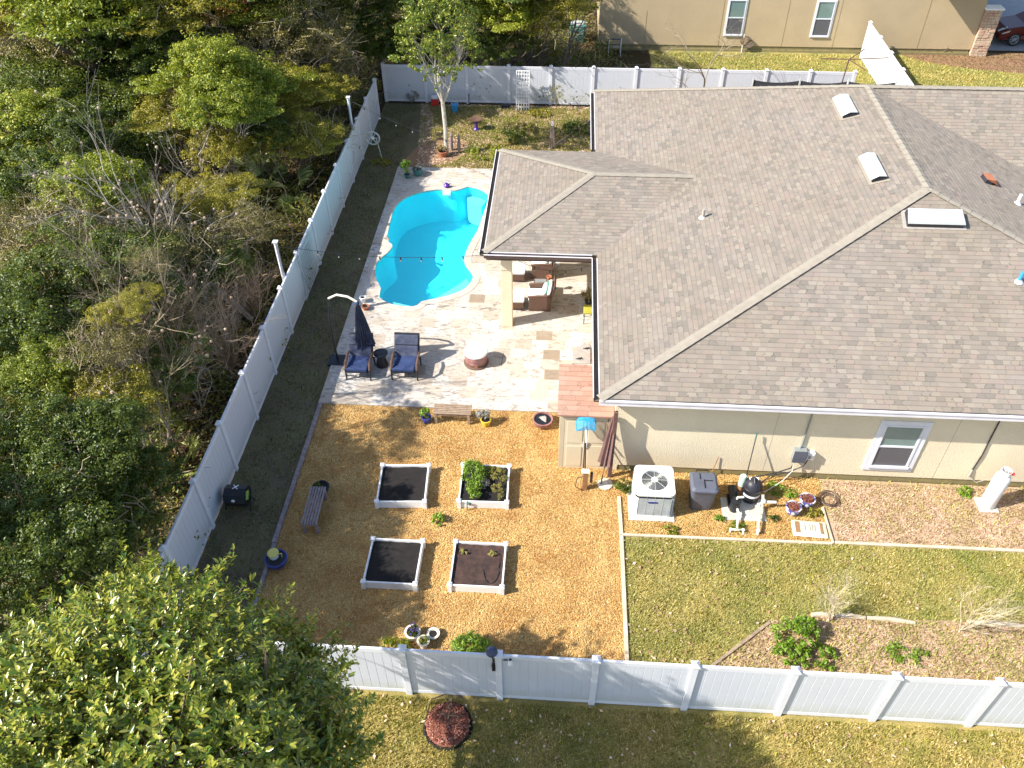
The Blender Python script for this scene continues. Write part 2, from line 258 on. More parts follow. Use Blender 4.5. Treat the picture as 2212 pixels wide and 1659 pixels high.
# ------------------------------------------------------------------ mesh helpers
def props(o, label=None, cat=None, group=None, kind=None):
    for a, b in (('label', label), ('category', cat), ('group', group), ('kind', kind)):
        if b: o[a] = b
    return o
def link(name, me, parent=None):
    o = D.objects.new(name, me); S.collection.objects.link(o)
    if parent is not None: o.parent = parent
    return o
def thing(name, label, cat, loc=(0, 0, 0), rz=0, group=None):
    o = link(name, None); o.location = loc; o.rotation_euler = (0, 0, rz); o.empty_display_size = .2
    return props(o, label, cat, group)
class MB:
    def __init__(s): s.v = []; s.f = []; s.uv = None
    def add(s, vs, fs):
        n = len(s.v); s.v += [tuple(x) for x in vs]; s.f += [tuple(i+n for i in f) for f in fs]; return s
    def box(s, x0, x1, y0, y1, z0, z1):
        return s.add([(x, y, z) for z in (z0, z1) for y in (y0, y1) for x in (x0, x1)],
                     [(0, 2, 3, 1), (4, 5, 7, 6), (0, 1, 5, 4), (2, 6, 7, 3), (0, 4, 6, 2), (1, 3, 7, 5)])
    def bbox(s, x0, x1, y0, y1, z0, z1, b=.02):      # box with bevelled edges
        vs = []; bm = bmesh.new(); bmesh.ops.create_cube(bm, size=1)
        for v in bm.verts: v.co = Vector(((x0+x1)/2+v.co.x*(x1-x0), (y0+y1)/2+v.co.y*(y1-y0), (z0+z1)/2+v.co.z*(z1-z0)))
        bmesh.ops.bevel(bm, geom=bm.edges[:], offset=b, segments=2, affect='EDGES', profile=.6)
        bm.verts.index_update(); s.add([v.co[:] for v in bm.verts], [[v.index for v in f.verts] for f in bm.faces]); bm.free(); return s
    def tube(s, pts, r, n=8, caps=True):
        pts = [Vector(p) for p in pts]; rs = r if isinstance(r, (list, tuple)) else [r]*len(pts); vs = []; fs = []
        prev = None
        for i, p in enumerate(pts):
            t = (pts[min(i+1, len(pts)-1)]-pts[max(i-1, 0)]); t = t.normalized() if t.length > 1e-9 else Vector((0, 0, 1))
            a = prev if prev is not None else (Vector((1, 0, 0)) if abs(t.x) < .9 else Vector((0, 1, 0)))
            a = (a-t*a.dot(t)).normalized(); prev = a; b = t.cross(a)
            for k in range(n):
                w = 2*math.pi*k/n; vs.append(p+(a*math.cos(w)+b*math.sin(w))*rs[i])
        for i in range(len(pts)-1):
            for k in range(n): k2 = (k+1) % n; fs.append((i*n+k, i*n+k2, (i+1)*n+k2, (i+1)*n+k))
        if caps: fs.append(tuple(range(n))[::-1]); fs.append(tuple((len(pts)-1)*n+k for k in range(n)))
        return s.add(vs, fs)
    def lathe(s, prof, n=24, c=(0, 0), sx=1, sy=1):
        vs = []; fs = []
        for r, z in prof:
            for k in range(n): w = 2*math.pi*k/n; vs.append((c[0]+r*math.cos(w)*sx, c[1]+r*math.sin(w)*sy, z))
        for i in range(len(prof)-1):
            for k in range(n): k2 = (k+1) % n; fs.append((i*n+k, i*n+k2, (i+1)*n+k2, (i+1)*n+k))
        fs.append(tuple(range(n))[::-1]); fs.append(tuple((len(prof)-1)*n+k for k in range(n)))
        return s.add(vs, fs)
    def prism(s, poly, z0, z1):
        n = len(poly); vs = [(x, y, z0) for x, y in poly]+[(x, y, z1) for x, y in poly]
        a = sum(poly[i][0]*poly[(i+1) % n][1]-poly[(i+1) % n][0]*poly[i][1] for i in range(n))
        if a < 0: vs = vs[:n][::-1]+vs[n:][::-1]
        return s.add(vs, [tuple(range(n))[::-1], tuple(range(n, 2*n))]+[(i, (i+1) % n, n+(i+1) % n, n+i) for i in range(n)])
    def ball(s, c, rx, ry=None, rz=None, n=14, m=9):
        ry = ry or rx; rz = rz or rx
        pr = [(max(1e-3, math.sin(math.pi*i/m)), -math.cos(math.pi*i/m)) for i in range(m+1)]
        t = MB().lathe(pr, n); return s.add([(c[0]+x*rx, c[1]+y*ry, c[2]+z*rz) for x, y, z in t.v], t.f)
    def xf(s, mat):
        s.v = [tuple(mat @ Vector(p)) for p in s.v]; return s
    def build(s, name, mat, parent=None, smooth=False, label=None, cat=None, group=None, kind=None, loc=None, rz=0):
        me = D.meshes.new(name); me.from_pydata(s.v, [], s.f); me.materials.append(M[mat] if isinstance(mat, str) else mat)
        if s.uv:
            l = me.uv_layers.new()
            l.data.foreach_set('uv', [c for f in s.uv for p in f for c in p])
        bm = bmesh.new(); bm.from_mesh(me); bmesh.ops.recalc_face_normals(bm, faces=bm.faces) if not s.uv else None
        if smooth:
            for f in bm.faces: f.smooth = True
            for e in bm.edges:
                if len(e.link_faces) == 2 and e.calc_face_angle(0) > .7: e.smooth = False
        bm.to_mesh(me); bm.free(); me.update()
        o = link(name, me, parent)
        if loc is not None: o.location = loc; o.rotation_euler = (0, 0, rz)
        return props(o, label, cat, group, kind)
def copy_tree(o, parent=None):
    c = o.copy(); S.collection.objects.link(c); c.parent = parent
    for ch in [x for x in D.objects if x.parent == o]: copy_tree(ch, c)
    return c
def poly_sheet(name, outer, z, mat, holes=(), kind='structure', side=0):
    bm = bmesh.new(); edges = []
    loops = [outer]+list(holes)
    for lp in loops:
        vs = [bm.verts.new((p[0], p[1], z)) for p in lp]
        edges += [bm.edges.new((vs[i], vs[(i+1) % len(vs)])) for i in range(len(vs))]
    bmesh.ops.triangle_fill(bm, edges=edges, use_beauty=True)
    for f in bm.faces:
        if f.normal.z < 0: f.normal_flip()
    if side:
        for lp in loops[:1]:
            n = len(lp); tv = [bm.verts.new((p[0], p[1], z)) for p in lp]; bv = [bm.verts.new((p[0], p[1], z-side)) for p in lp]
            for i in range(n): bm.faces.new((tv[i], tv[(i+1) % n], bv[(i+1) % n], bv[i]))
    me = D.meshes.new(name); bm.to_mesh(me); bm.free(); me.materials.append(M[mat])
    o = link(name, me); return props(o, kind=kind)
def npmesh(name, V, F, mat, parent=None, **kw):
    me = D.meshes.new(name); k = F.shape[1]
    me.vertices.add(len(V)); me.vertices.foreach_set('co', V.astype(np.float32).ravel())
    me.loops.add(F.size); me.loops.foreach_set('vertex_index', F.astype(np.int32).ravel())
    me.polygons.add(len(F)); me.polygons.foreach_set('loop_start', np.arange(0, F.size, k, dtype=np.int32))
    me.polygons.foreach_set('loop_total', np.full(len(F), k, dtype=np.int32)); me.update(calc_edges=True); me.materials.append(mat)
    o = link(name, me, parent); return props(o, **kw)
def inpoly(P, poly):
    x, y = P[:, 0], P[:, 1]; c = np.zeros(len(P), bool); n = len(poly)
    for i in range(n):
        x1, y1 = poly[i][0], poly[i][1]; x2, y2 = poly[(i+1) % n][0], poly[(i+1) % n][1]
        if y1 == y2: continue
        c ^= ((y1 > y) != (y2 > y)) & (x < (x2-x1)*(y-y1)/(y2-y1)+x1)
    return c
def scatter(rs, poly, dens, holes=()):
    xs = [p[0] for p in poly]; ys = [p[1] for p in poly]; A = (max(xs)-min(xs))*(max(ys)-min(ys)); n = int(A*dens)
    P = np.stack([rs.uniform(min(xs), max(xs), n), rs.uniform(min(ys), max(ys), n)], 1)
    m = inpoly(P, poly)
    for h in holes: m &= ~inpoly(P, h)
    return P[m]
def unit(v): return v/np.maximum(1e-9, np.linalg.norm(v, axis=1, keepdims=True))
def blades(name, polys, dens, h, w, mat, seed, holes=(), lean=.5, clump=.6, **kw):
    rs = np.random.RandomState(seed); P = np.concatenate([scatter(rs, p, dens, holes) for p in polys])
    ph = rs.rand(6)*6; den = .5+.25*(np.sin(P[:, 0]*2.1+ph[0])*np.cos(P[:, 1]*2.6+ph[1])+np.sin(P[:, 0]*5.3+ph[2]+P[:, 1]*1.9)*np.cos(P[:, 1]*6.1+ph[3]))
    P = P[rs.rand(len(P)) < 1-clump+clump*den*1.4]; n = len(P)
    a = rs.rand(n)*2*np.pi; d = np.stack([np.cos(a), np.sin(a), np.zeros(n)], 1); b = rs.rand(n)*2*np.pi
    L_ = np.stack([np.cos(b), np.sin(b), np.zeros(n)], 1)*rs.rand(n, 1)*lean; hh = h*(.5+rs.rand(n, 1))
    base = np.concatenate([P, np.full((n, 1), .003)], 1); ww = w*(.6+.8*rs.rand(n, 1))
    tip = base+np.concatenate([L_[:, :2]*hh*2, hh], 1)
    V = np.stack([base-d*ww/2, base+d*ww/2, tip], 1).reshape(-1, 3); F = np.arange(3*n).reshape(-1, 3)
    return npmesh(name, V, F, mat, **kw)
def chips(name, polys, dens, ln, w, mat, seed, holes=(), z=.008, tilt=.35, thin=None, **kw):
    rs = np.random.RandomState(seed); P = np.concatenate([scatter(rs, p, dens, holes) for p in polys])
    if thin: P = P[rs.rand(len(P)) < thin(P)]
    n = len(P); a = rs.rand(n)*2*np.pi
    l = ln*(.5+rs.rand(n, 1)); ww = w*(.5+rs.rand(n, 1))
    ax = np.stack([np.cos(a), np.sin(a), rs.uniform(-tilt, tilt, n)], 1); ay = np.stack([-np.sin(a), np.cos(a), rs.uniform(-tilt, tilt, n)], 1)
    C = np.concatenate([P, z+rs.rand(n, 1)*.03], 1)
    V = np.stack([C-ax*l/2, C+ay*ww/2, C+ax*l/2, C-ay*ww/2], 1).reshape(-1, 3)
    return npmesh(name, V, np.arange(4*n).reshape(-1, 4), mat, **kw)
def leaves_np(C, Nrm, size, rs, aspect=.5, fold=.25):
    """folded two-quad leaves: centres C, facing Nrm"""
    n = len(C); r = unit(rs.randn(n, 3)); a = unit(np.cross(Nrm, r)); b = np.cross(Nrm, a); s = size*(.6+.8*rs.rand(n, 1))
    A = a*s/2; B = b*s*aspect/2; U = Nrm*s*fold*aspect
    V = np.stack([C-A, C-B+U, C+A, C+B+U], 1).reshape(-1, 3); i = np.arange(n)[:, None]*4
    F = np.concatenate([i+[0, 1, 2], i+[0, 2, 3]], 1).reshape(-1, 3)
    return V, F
def crown(name, lobes, nleaf, size, mat, seed, parent=None, clumps=60, spread=.28, aspect=.5, up=.5, **kw):
    """lobes: list of (x,y,z,rx,ry,rz); leaves gathered in clumps over the lobes, leaving gaps"""
    rs = np.random.RandomState(seed); lb = np.array(lobes, float); vol = lb[:, 3]*lb[:, 4]; pick = rs.choice(len(lb), clumps, p=vol/vol.sum())
    d = unit(rs.randn(clumps, 3)); d[:, 2] = np.abs(d[:, 2])*.9+rs.uniform(-.45, .2, clumps); d = unit(d)
    rr = .55+.5*rs.rand(clumps, 1)**.6; cc = lb[pick, :3]+d*rr*lb[pick, 3:6]
    k = rs.choice(clumps, nleaf); sc = lb[pick[k], 3:6].mean(1, keepdims=True)*spread*(.5+rs.rand(clumps, 1)[k])
    off = unit(rs.randn(nleaf, 3))*(rs.rand(nleaf, 1)**.45)*sc; off[:, 2] *= .62
    C = cc[k]+off; C[:, 2] = np.maximum(C[:, 2], .05)
    nr = unit(unit(off)*.8+np.array([0, 0, up])+rs.randn(nleaf, 3)*.45)
    V, F = leaves_np(C, nr, size, rs, aspect); return npmesh(name, V, F, mat, parent, **kw)
def branches(seed, start, direc, length, rad, depth, mb, n=5, split=3, spread=.5, bend=.18, tips=None, grav=0., lenf=.68):
    rg = random.Random(seed)
    def go(p, d, ln, r, dep):
        pts = [p]; rs_ = [r]; k = 3 if dep < 1 else 4
        for i in range(k):
            d = (d+Vector((rg.gauss(0, bend), rg.gauss(0, bend), rg.gauss(0, bend)+grav))).normalized(); p = p+d*ln/k; pts.append(p); rs_.append(r*(1-.45*(i+1)/k))
        mb.tube(pts, rs_, n if dep > 1 else 3, False)
        if dep <= 0:
            if tips is not None: tips.append((p, d))
            return
        for j in range(split+(rg.random() < .4)):
            q = pts[rg.randint(1, k)] if j else p
            nd = (d+Vector((rg.gauss(0, spread), rg.gauss(0, spread), rg.gauss(0, spread)*.7))).normalized()
            go(q, nd, ln*lenf*rg.uniform(.7, 1.2), r*.52, dep-1)
    go(Vector(start), Vector(direc).normalized(), length, rad, depth)

# ================================================================== THE SETTING
PX0, PX1 = -6.97, 1.5
PY0, PY1 = gp(685, 870, .05).y, gp(860, 360, .05).y
pool_px = [(945, 412), (918, 416), (901, 420), (878, 429), (860, 442), (849, 460), (843, 483), (837, 512), (839, 524), (847, 531), (846.5, 538), (836, 550), (817, 566), (811, 586), (814, 607), (823, 626), (820, 645), (837, 656), (852, 661), (884, 665), (902, 662), (911, 654), (940, 648), (969, 641), (998, 630), (1013, 618), (1022, 601), (1016, 589), (1005, 574), (1003, 560), (1009, 542), (1020, 520), (1030, 504), (1038, 484), (1046, 459), (1053, 439), (1055, 425), (1046, 416), (1031, 409.5), (1013, 406), (1004, 408), (984, 414), (963, 412.5)]
PL = [gp(u, v, 0.0) for u, v in pool_px]; PL = [(p.x, p.y) for p in PL]
def smooth_loop(P):
    out = []; n = len(P)
    for i in range(n):
        a, b, c, d = (Vector(P[(i+j) % n]) for j in (-1, 0, 1, 2))
        for t in (0, .5):
            out.append(tuple(.5*((2*b)+(c-a)*t+(2*a-5*b+4*c-d)*t*t+(3*b-a-3*c+d)*t**3)))
    return out
PLs = smooth_loop(PL)
def offset_loop(P, d):
    n = len(P); out = []; A = sum(P[i][0]*P[(i+1) % n][1]-P[(i+1) % n][0]*P[i][1] for i in range(n)); s = 1 if A > 0 else -1
    for i in range(n):
        t = Vector((P[(i+1) % n][0]-P[i-1][0], P[(i+1) % n][1]-P[i-1][1])); t.normalize(); out.append((P[i][0]+t.y*d*s, P[i][1]-t.x*d*s))
    return out
cop_out = offset_loop(PLs, .26)
patio = [(PX0, PY0), (PX1, PY0), (PX1, 31.5), (PX0+8.2, 31.5), (PX0+8.2, PY1), (PX0, PY1)]
patio = [(PX0, PY0), (PX1, PY0), (PX1, PY1), (PX0, PY1)]
far = [(-140, -60), (160, -60), (160, 200), (-140, 200)]
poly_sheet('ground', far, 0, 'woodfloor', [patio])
poly_sheet('patio_paving', patio, .05, 'travertine', [cop_out], side=.06)
GX, TX = -6.89, 1.763                       # timber edges of the gravel yard
FY, FX, BY = 8.37, -8.62, 37.37             # fence lines
gy = [(GX, FY), (TX, FY), (TX, 14.98), (1.5, 14.98), (1.5, PY0), (GX, PY0)]
poly_sheet('gravel_yard', gy, .008, 'gravel')
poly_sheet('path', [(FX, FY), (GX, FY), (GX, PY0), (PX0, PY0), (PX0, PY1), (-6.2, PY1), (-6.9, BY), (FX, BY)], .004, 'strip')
sl = [(TX, FY), (15, FY), (15, 12.83), (TX, 12.83)]
poly_sheet('lawn', sl, .008, 'lawn_green')
bedp = [gp(u, v) for u, v in ((1540, 1437), (1665, 1342), (1750, 1328), (1900, 1337), (2212, 1348))]
bed = [(p.x, p.y) for p in bedp]+[(15, 10.85), (15, FY), (bedp[0].x, FY)]
poly_sheet('planting_bed_ground', bed, .012, 'sidebed')
fl = [(-4.2, -8), (30, -8), (30, FY), (-4.2, FY)]
poly_sheet('front_lawn', fl, .004, 'lawn')
sb = [(TX, 12.83), (15, 12.83), (15, 14.95), (TX, 14.95)]
poly_sheet('side_bed_ground', sb, .006, 'sidebed')
wb = [(TX, 12.83), (gp(1800, 1175).x, 12.83), (gp(1780, 1085).x, 14.95), (TX, 14.95)]
poly_sheet('equipment_bed_ground', wb, .010, 'gravel')
bk = [(-6.2, PY1), (1.5, PY1), (15, PY1), (15, BY), (-6.9, BY)]
poly_sheet('back_bed_ground', bk, .005, 'backmulch')
rm = [gp(u, v) for u, v in ((862, 359), (900, 318), (960, 298), (1010, 305), (1005, 335), (975, 352), (930, 359))]
poly_sheet('mulch_patch', [(p.x, p.y) for p in rm], .010, 'redmulch')
NWY = 44.4
poly_sheet('neighbour_lawn', [(4.2, BY), (60, BY), (60, NWY+.3), (4.2, NWY+.3)], .004, 'lawn_green')
rb = [gp(u, v) for u, v in ((1945, 118), (2100, 114), (2330, 118), (2330, 160), (2212, 160), (2100, 150), (2000, 135))]
poly_sheet('neighbour_mulch_bed', [(p.x, p.y) for p in rb], .008, 'redmulch')
poly_sheet('driveway', [(21.5, 45.1), (60, 45.1), (60, 60), (21.5, 60)], .006, 'drive')

# grass, chips and litter (nobody could count them)
K = dict(kind='stuff')
blades('lawn_grass', [sl], 2600, .05, .022, L['grassg'], 1, [bed], label='olive green lawn grass beside the gravel yard', cat='grass', **K)
blades('front_lawn_grass', [[(-4.2, 6), (11.5, 6), (11.5, FY-.12), (-4.2, FY-.12)]], 2300, .055, .024, L['grass'], 2, label='yellowish lawn grass outside the front fence', cat='grass', **K)
blades('lawn_weeds', [sl], 60, .06, .06, L['olive'], 13, [bed], clump=1, label='broadleaf weeds scattered through the side lawn', cat='weeds', **K)
blades('lawn_weeds', [[(-4.2, 6), (11.5, 6), (11.5, FY-.12), (-4.2, FY-.12)]], 70, .06, .06, L['olive'], 14, clump=1, label='broadleaf weeds scattered through the lawn outside the front fence', cat='weeds', **K)
chips('lawn_leaves', [sl, [(-4.2, 6), (11.5, 6), (11.5, FY-.12), (-4.2, FY-.12)]], 9, .08, .05, L['straw'], 15, [bed], z=.04, label='dry fallen leaves on both lawns', cat='leaves', **K)
blades('bed_weeds', [bed], 700, .08, .035, L['grassg'], 3, clump=1, label='grass tufts growing in the straw mulch bed', cat='grass', **K)
chips('straw_mulch', [bed, [(wb[1][0]+.1, 12.9), (15, 12.9), (15, 14.85), (wb[2][0]+.1, 14.85)]], 900, .07, .02, L['straw'], 4, label='pinkish straw mulch along the house wall and fence', cat='mulch', **K)
blades('side_bed_weeds', [sb], 260, .07, .03, L['grassg'], 44, clump=1, label='sparse weeds in the bed along the house wall', cat='weeds', **K)
chips('gravel_chips', [gy, wb], 2600, .032, .022, L['pebble'], 5, z=.004, tilt=.5, label='golden gravel covering the raised bed yard', cat='gravel', **K)
blades('back_ground_cover', [[(-5.6, PY1+.1), (1.5, PY1+.1), (1.5, BY-.2), (-6.3, BY-.2)]], 1300, .07, .04, L['carpet'], 6, [[(p.x, p.y) for p in rm]], clump=.95, label='patchy green and tan ground cover behind the pool', cat='ground cover', **K)
chips('back_litter', [bk], 350, .09, .04, L['straw'], 7, label='dry leaf litter behind the pool', cat='leaf litter', **K)
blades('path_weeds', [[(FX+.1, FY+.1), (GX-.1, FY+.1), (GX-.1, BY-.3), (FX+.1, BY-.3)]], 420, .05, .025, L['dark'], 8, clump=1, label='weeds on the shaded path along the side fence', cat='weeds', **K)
chips('path_leaves', [[(FX+.1, FY+.1), (GX-.1, FY+.1), (GX-.1, BY-.3), (FX+.1, BY-.3)]], 45, .06, .035, L['litter'], 9, label='fallen leaves on the shaded path', cat='leaves', **K)
blades('neighbour_grass', [[(4.5, BY+.2), (26, BY+.2), (26, 44.1), (4.5, 44.1)]], 500, .07, .04, L['grassg'], 10, [[(p.x, p.y) for p in rb]], label='neighbouring lawn behind the back fence', cat='grass', **K)
chips('neighbour_mulch', [[(p.x, p.y) for p in rb]], 260, .07, .035, L['litter'], 11, label='reddish mulch at the neighbouring house', cat='mulch', **K)
und = [(-60, 3), (FX-.15, 3), (FX-.15, BY+.2), (4.3, BY+.2), (1.2, 44), (1.2, 62), (-60, 62)]
chips('woodland_litter', [[(-26, 3), (FX-.15, 3), (FX-.15, BY+.2), (4.0, BY+.2), (1.2, 50), (-30, 50)]], 120, .12, .06, L['litter'], 12, z=.02, label='brown leaf litter on the woodland floor', cat='leaf litter', **K)

# ------------------------------------------------------------------ pool
pool = thing('swimming_pool', 'kidney shaped swimming pool with bright turquoise water in the pale patio', 'swimming pool')
def bowl(P, depth):
    mb = MB(); n = len(P); cx = sum(p[0] for p in P)/n; cy = sum(p[1] for p in P)/n
    rings = [(1, .03), (1, -.35), (.985, -.9), (.96, -depth)]
    for s_, z in rings: mb.v += [(cx+(x-cx)*s_, cy+(y-cy)*s_, z) for x, y in P]
    for r in range(3):
        for i in range(n): j = (i+1) % n; mb.f.append((r*n+i, r*n+j, (r+1)*n+j, (r+1)*n+i))
    return mb, [(cx+(x-cx)*.96, cy+(y-cy)*.96) for x, y in P]
mb, inner = bowl(PLs, 1.35); mb.build('shell', 'pool', pool, smooth=True)
o = poly_sheet('floor', inner, -1.35, 'pool', kind=None); o.parent = pool
o = poly_sheet('water', PLs, -.09, 'water', kind=None); o.parent = pool
def ring(A, B, z0, z1, name, mat, par):
    mb = MB(); n = len(A)
    for P, z in ((A, z0), (A, z1), (B, z1), (B, z0)): mb.v += [(x, y, z) for x, y in P]
    for r in range(3):
        for i in range(n): j = (i+1) % n; mb.f.append((r*n+i, r*n+j, (r+1)*n+j, (r+1)*n+i))
    return mb.build(name, mat, par)
ring(PLs, cop_out, 0, .062, 'coping', 'coping', pool)
def shelf(px, z):
    P = [gp(u, v, z) for u, v in px]; MB().prism([(p.x, p.y) for p in P], -1.3, z).build('step', 'poolstep', pool)
shelf([(1012, 409), (1030, 412), (1048, 420), (1052, 432), (1040, 447), (1010, 436), (1008, 422)], -.35)
shelf([(847, 652), (905, 665), (890, 668), (840, 659)], -.30)
shelf([(1014, 596), (1018, 610), (1005, 628), (968, 641), (930, 650), (960, 633), (992, 614)], -.55)
c = gp(965, 416, -.03); MB().bbox(c.x-.16, c.x+.16, c.y-.07, c.y+.09, -.12, .02, .01).build('skimmer', 'white', pool)

# ------------------------------------------------------------------ fences
PITCHF, HF = 1.945, 1.85
def fence(name, label, p0, direction, k0, k1, out, skip=()):
    """posts every 1.945 m from p0; out = unit normal the ribbed face looks to"""
    root = thing(name, label, 'fence', (p0[0], p0[1], 0), math.atan2(direction[1], direction[0]))
    post = None; pan = None; rail = None
    for k in range(k0, k1+1):
        x = k*PITCHF
        if post is None:
            post = MB().bbox(-.068, .068, -.068, .068, 0, 1.80, .006).build('post', 'vinyl', root)
            cap = MB().add([(-.085, -.085, 1.80), (.085, -.085, 1.80), (.085, .085, 1.80), (-.085, .085, 1.80), (-.085, -.085, 1.835), (.085, -.085, 1.835), (.085, .085, 1.835), (-.085, .085, 1.835), (0, 0, 1.90)],
                           [(0, 3, 2, 1), (0, 1, 5, 4), (1, 2, 6, 5), (2, 3, 7, 6), (3, 0, 4, 7), (4, 5, 8), (5, 6, 8), (6, 7, 8), (7, 4, 8)]).build('cap', 'vinyl', post)
            post.location = (x, 0, 0)
        else:
            q = post.copy(); S.collection.objects.link(q); q.location = (x, 0, 0); q.parent = root
            c = cap.copy(); S.collection.objects.link(c); c.parent = q
        if k == k1: break
        if pan is None:
            mb = MB(); n = 10; w = (PITCHF-.136)/n
            for i in range(n):
                a = .068+i*w
                mb.add([(a, -.014, .14), (a+w, -.014, .14), (a, -.014, 1.68), (a+w, -.014, 1.68), (a+.008, -.02, .14), (a+w-.008, -.02, .14), (a+.008, -.02, 1.68), (a+w-.008, -.02, 1.68)],
                       [(0, 4, 6, 2), (4, 5, 7, 6), (5, 1, 3, 7)])
                mb.add([(a, .014, .14), (a+w, .014, .14), (a, .014, 1.68), (a+w, .014, 1.68), (a+.008, .02, .14), (a+w-.008, .02, .14), (a+.008, .02, 1.68), (a+w-.008, .02, 1.68)],
                       [(2, 6, 4, 0), (6, 7, 5, 4), (7, 3, 1, 5)])
            pan = mb.build('panel', 'vinyl_panel', root); pan.location = (x, 0, 0)
            rail = MB().box(.068, PITCHF-.068, -.025, .025, 1.66, 1.785).build('top_rail', 'vinyl', root); rail.location = (x, 0, 0)
            rail2 = MB().box(.068, PITCHF-.068, -.025, .025, .04, .155).build('bottom_rail', 'vinyl', root); rail2.location = (x, 0, 0)
        else:
            for src in (pan, rail, rail2):
                q = src.copy(); S.collection.objects.link(q); q.location = (x, 0, 0); q.parent = root
    return root
fence('vinyl_fence', 'long white vinyl fence across the foreground with its ribbed sunny side facing the viewer', (-2.90, FY), (1, 0), -2, 9, -1)
fence('vinyl_fence', 'long white vinyl fence in shade between the dark woods and the yard', (FX, 12.43), (0, 1), -2, 12, 1)
fence('vinyl_fence', 'white vinyl fence along the back of the yard behind the tree and trellis', (FX+.04, BY+.2), (1, 0), 0, 11, -1)
fence('vinyl_fence', 'glaring white vinyl fence running up to the tan neighbouring house', (15.0, BY-1.4), (0, 1), 0, 4, 1)

# timber edging
def board(name, label, a, b, w=.09, h=.06, mat='timber', cat='edging board', group=None):
    a = Vector(a[:2]); b = Vector(b[:2]); d = (b-a); ln = d.length; mb = MB().bbox(0, ln, -w/2, w/2, 0, h, .008)
    return mb.build(name, mat, None, label=label, cat=cat, group=group, loc=(a.x, a.y, .004), rz=math.atan2(d.y, d.x))
board('edging_board', 'grey timber edging between dark path and gravel, upper length', (GX, PY0-.02), (GX, 12.0), .11, .09, 'woodgrey')
board('edging_board', 'grey timber edging between dark path and gravel, lower length', (GX+.02, 11.98), (GX+.04, FY+.4), .10, .09, 'woodgrey')
board('edging_board', 'pale timber edging dividing the gravel from the lawn, length nearest the front fence', (TX, 12.75), (TX+.02, FY+.1))
board('edging_board', 'pale timber edging beside the air conditioner corner of the gravel', (TX-.03, 14.0), (TX, 12.78))
board('edging_board', 'pale timber edging along the lawn below the air conditioner and pump', gp(1345, 1157), gp(1797, 1176), .07)
board('edging_board', 'short pale board at the right end of the bed by the soil sack', gp(1799, 1176), gp(1776, 1098), .05)
board('edging_board', 'long pale edging between the straw mulch bed and the lawn', gp(1803, 1174), gp(2300, 1196), .08)
board('edging_board', 'slanting board between lawn and planting bed near the front fence', gp(1538, 1440), gp(1662, 1346), .07, .06, 'wood')
for i, (a, b, t) in enumerate([((1752, 1330), (1800, 1333), 'short pale log edging beside the green bush'), ((1805, 1333), (1868, 1337), 'bleached log edging left of the middle of the planting bed'), ((1872, 1337), (1975, 1348), 'longest bleached log edging between the two bare bushes'), ((2090, 1346), (2230, 1358), 'bleached log edging right of the second bare bush')]):
    a, b = gp(*a), gp(*b); d = b-a
    mb = MB().tube([(0, 0, .04), (d.length*.5, .03, .045), (d.length, 0, .04)], [.05, .06, .045], 8)
    mb.build('edging_log', 'timber', label=t, cat='log', loc=(a.x, a.y, 0), rz=math.atan2(d.y, d.x))
board('edging_board', 'thin timber edging crossing the bed behind the patio roof', gp(1185, 325), gp(1280, 258), .08, .07, 'wood')

# ================================================================== MAIN HOUSE
H = thing('house', 'large cream stucco house under a brown shingled hip roof', 'house', (1.5, 14.95, 0))
HL = Vector((1.5, 14.95, 0))
def hb(mb): mb.v = [(x-HL.x, y-HL.y, z) for x, y, z in mb.v]; return mb
XE, YE, ZE, XR, YR0, YR1, ZR, YN = 1.04, 14.48, 3.10, 9.68, 20.36, 26.87, 5.69, 32.07
XE2 = 18.3
w = MB()      # walls as thick boxes, L-shaped
w.box(1.5, 1.7, 14.95, 31.6, 0, 2.98).box(1.7, 24, 14.95, 15.15, .22, 2.98).box(1.7, 24, 31.4, 31.6, 0, 2.98).box(17.8, 18.0, 15.15, 31.4, 0, 2.98)
hb(w).build('wall', 'stucco', H)
hb(MB().box(1.7, 24, 14.975, 15.13, 0, .22)).build('base_band', 'stucco_base', H)
for x in (5.55, 9.95): hb(MB().box(x-.003, x+.003, 14.947, 14.96, .22, 2.95)).build('control_joint', 'woodgrey', H)
hb(MB().box(1.10, 18.2, 14.5, 14.95, 2.90, 2.94).box(1.10, 1.5, 14.95, 32, 2.90, 2.94)).build('soffit', 'stucco', H)
def slope(name, pts, eave, up, mat='shingle', parent=H, off=.0, thick=.03):
    """pts 3D world loop; eave: unit vector along courses; up: unit vector up-slope"""
    e = Vector(eave).normalized(); u = Vector(up).normalized(); mb = MB(); n = len(pts)
    nm = e.cross(u); nm = nm if nm.z > 0 else -nm
    P = [Vector(p) for p in pts]; base = P[0]
    mb.v = [tuple(p-HL) for p in P]+[tuple(p-HL-nm*thick) for p in P]
    a = sum((P[i].x*P[(i+1) % n].y-P[(i+1) % n].x*P[i].y) for i in range(n)); order = list(range(n)) if a > 0 else list(range(n))[::-1]
    mb.f = [tuple(order)]+[tuple(n+i for i in order[::-1])]+[(i, (i+1) % n, n+(i+1) % n, n+i) for i in range(n)]
    uvs = [((p).dot(e), (p-base).dot(u)+50*.128+off) for p in P]
    mb.uv = [[uvs[i % n] for i in f] for f in mb.f]
    return mb.build(name, mat, parent)
SW, SE_, NW_, NE_ = (XE, YE, ZE), (XE2, YE, ZE), (XE, YN, ZE), (24, YN, ZE)
RS, RN, RE = (XR, YR0, ZR), (XR, YR1, ZR), (24, YR1, ZR)
roof = thing('roof', None, None); del_ = roof
roof.parent = H
for a_ in ('label', 'category'):
    if a_ in roof: del roof[a_]
def rslope(name, *a, **k): return slope(name, *a, parent=roof, **k)
mW, mS = (ZR-ZE)/(XR-XE), (ZR-ZE)/(YR0-YE)
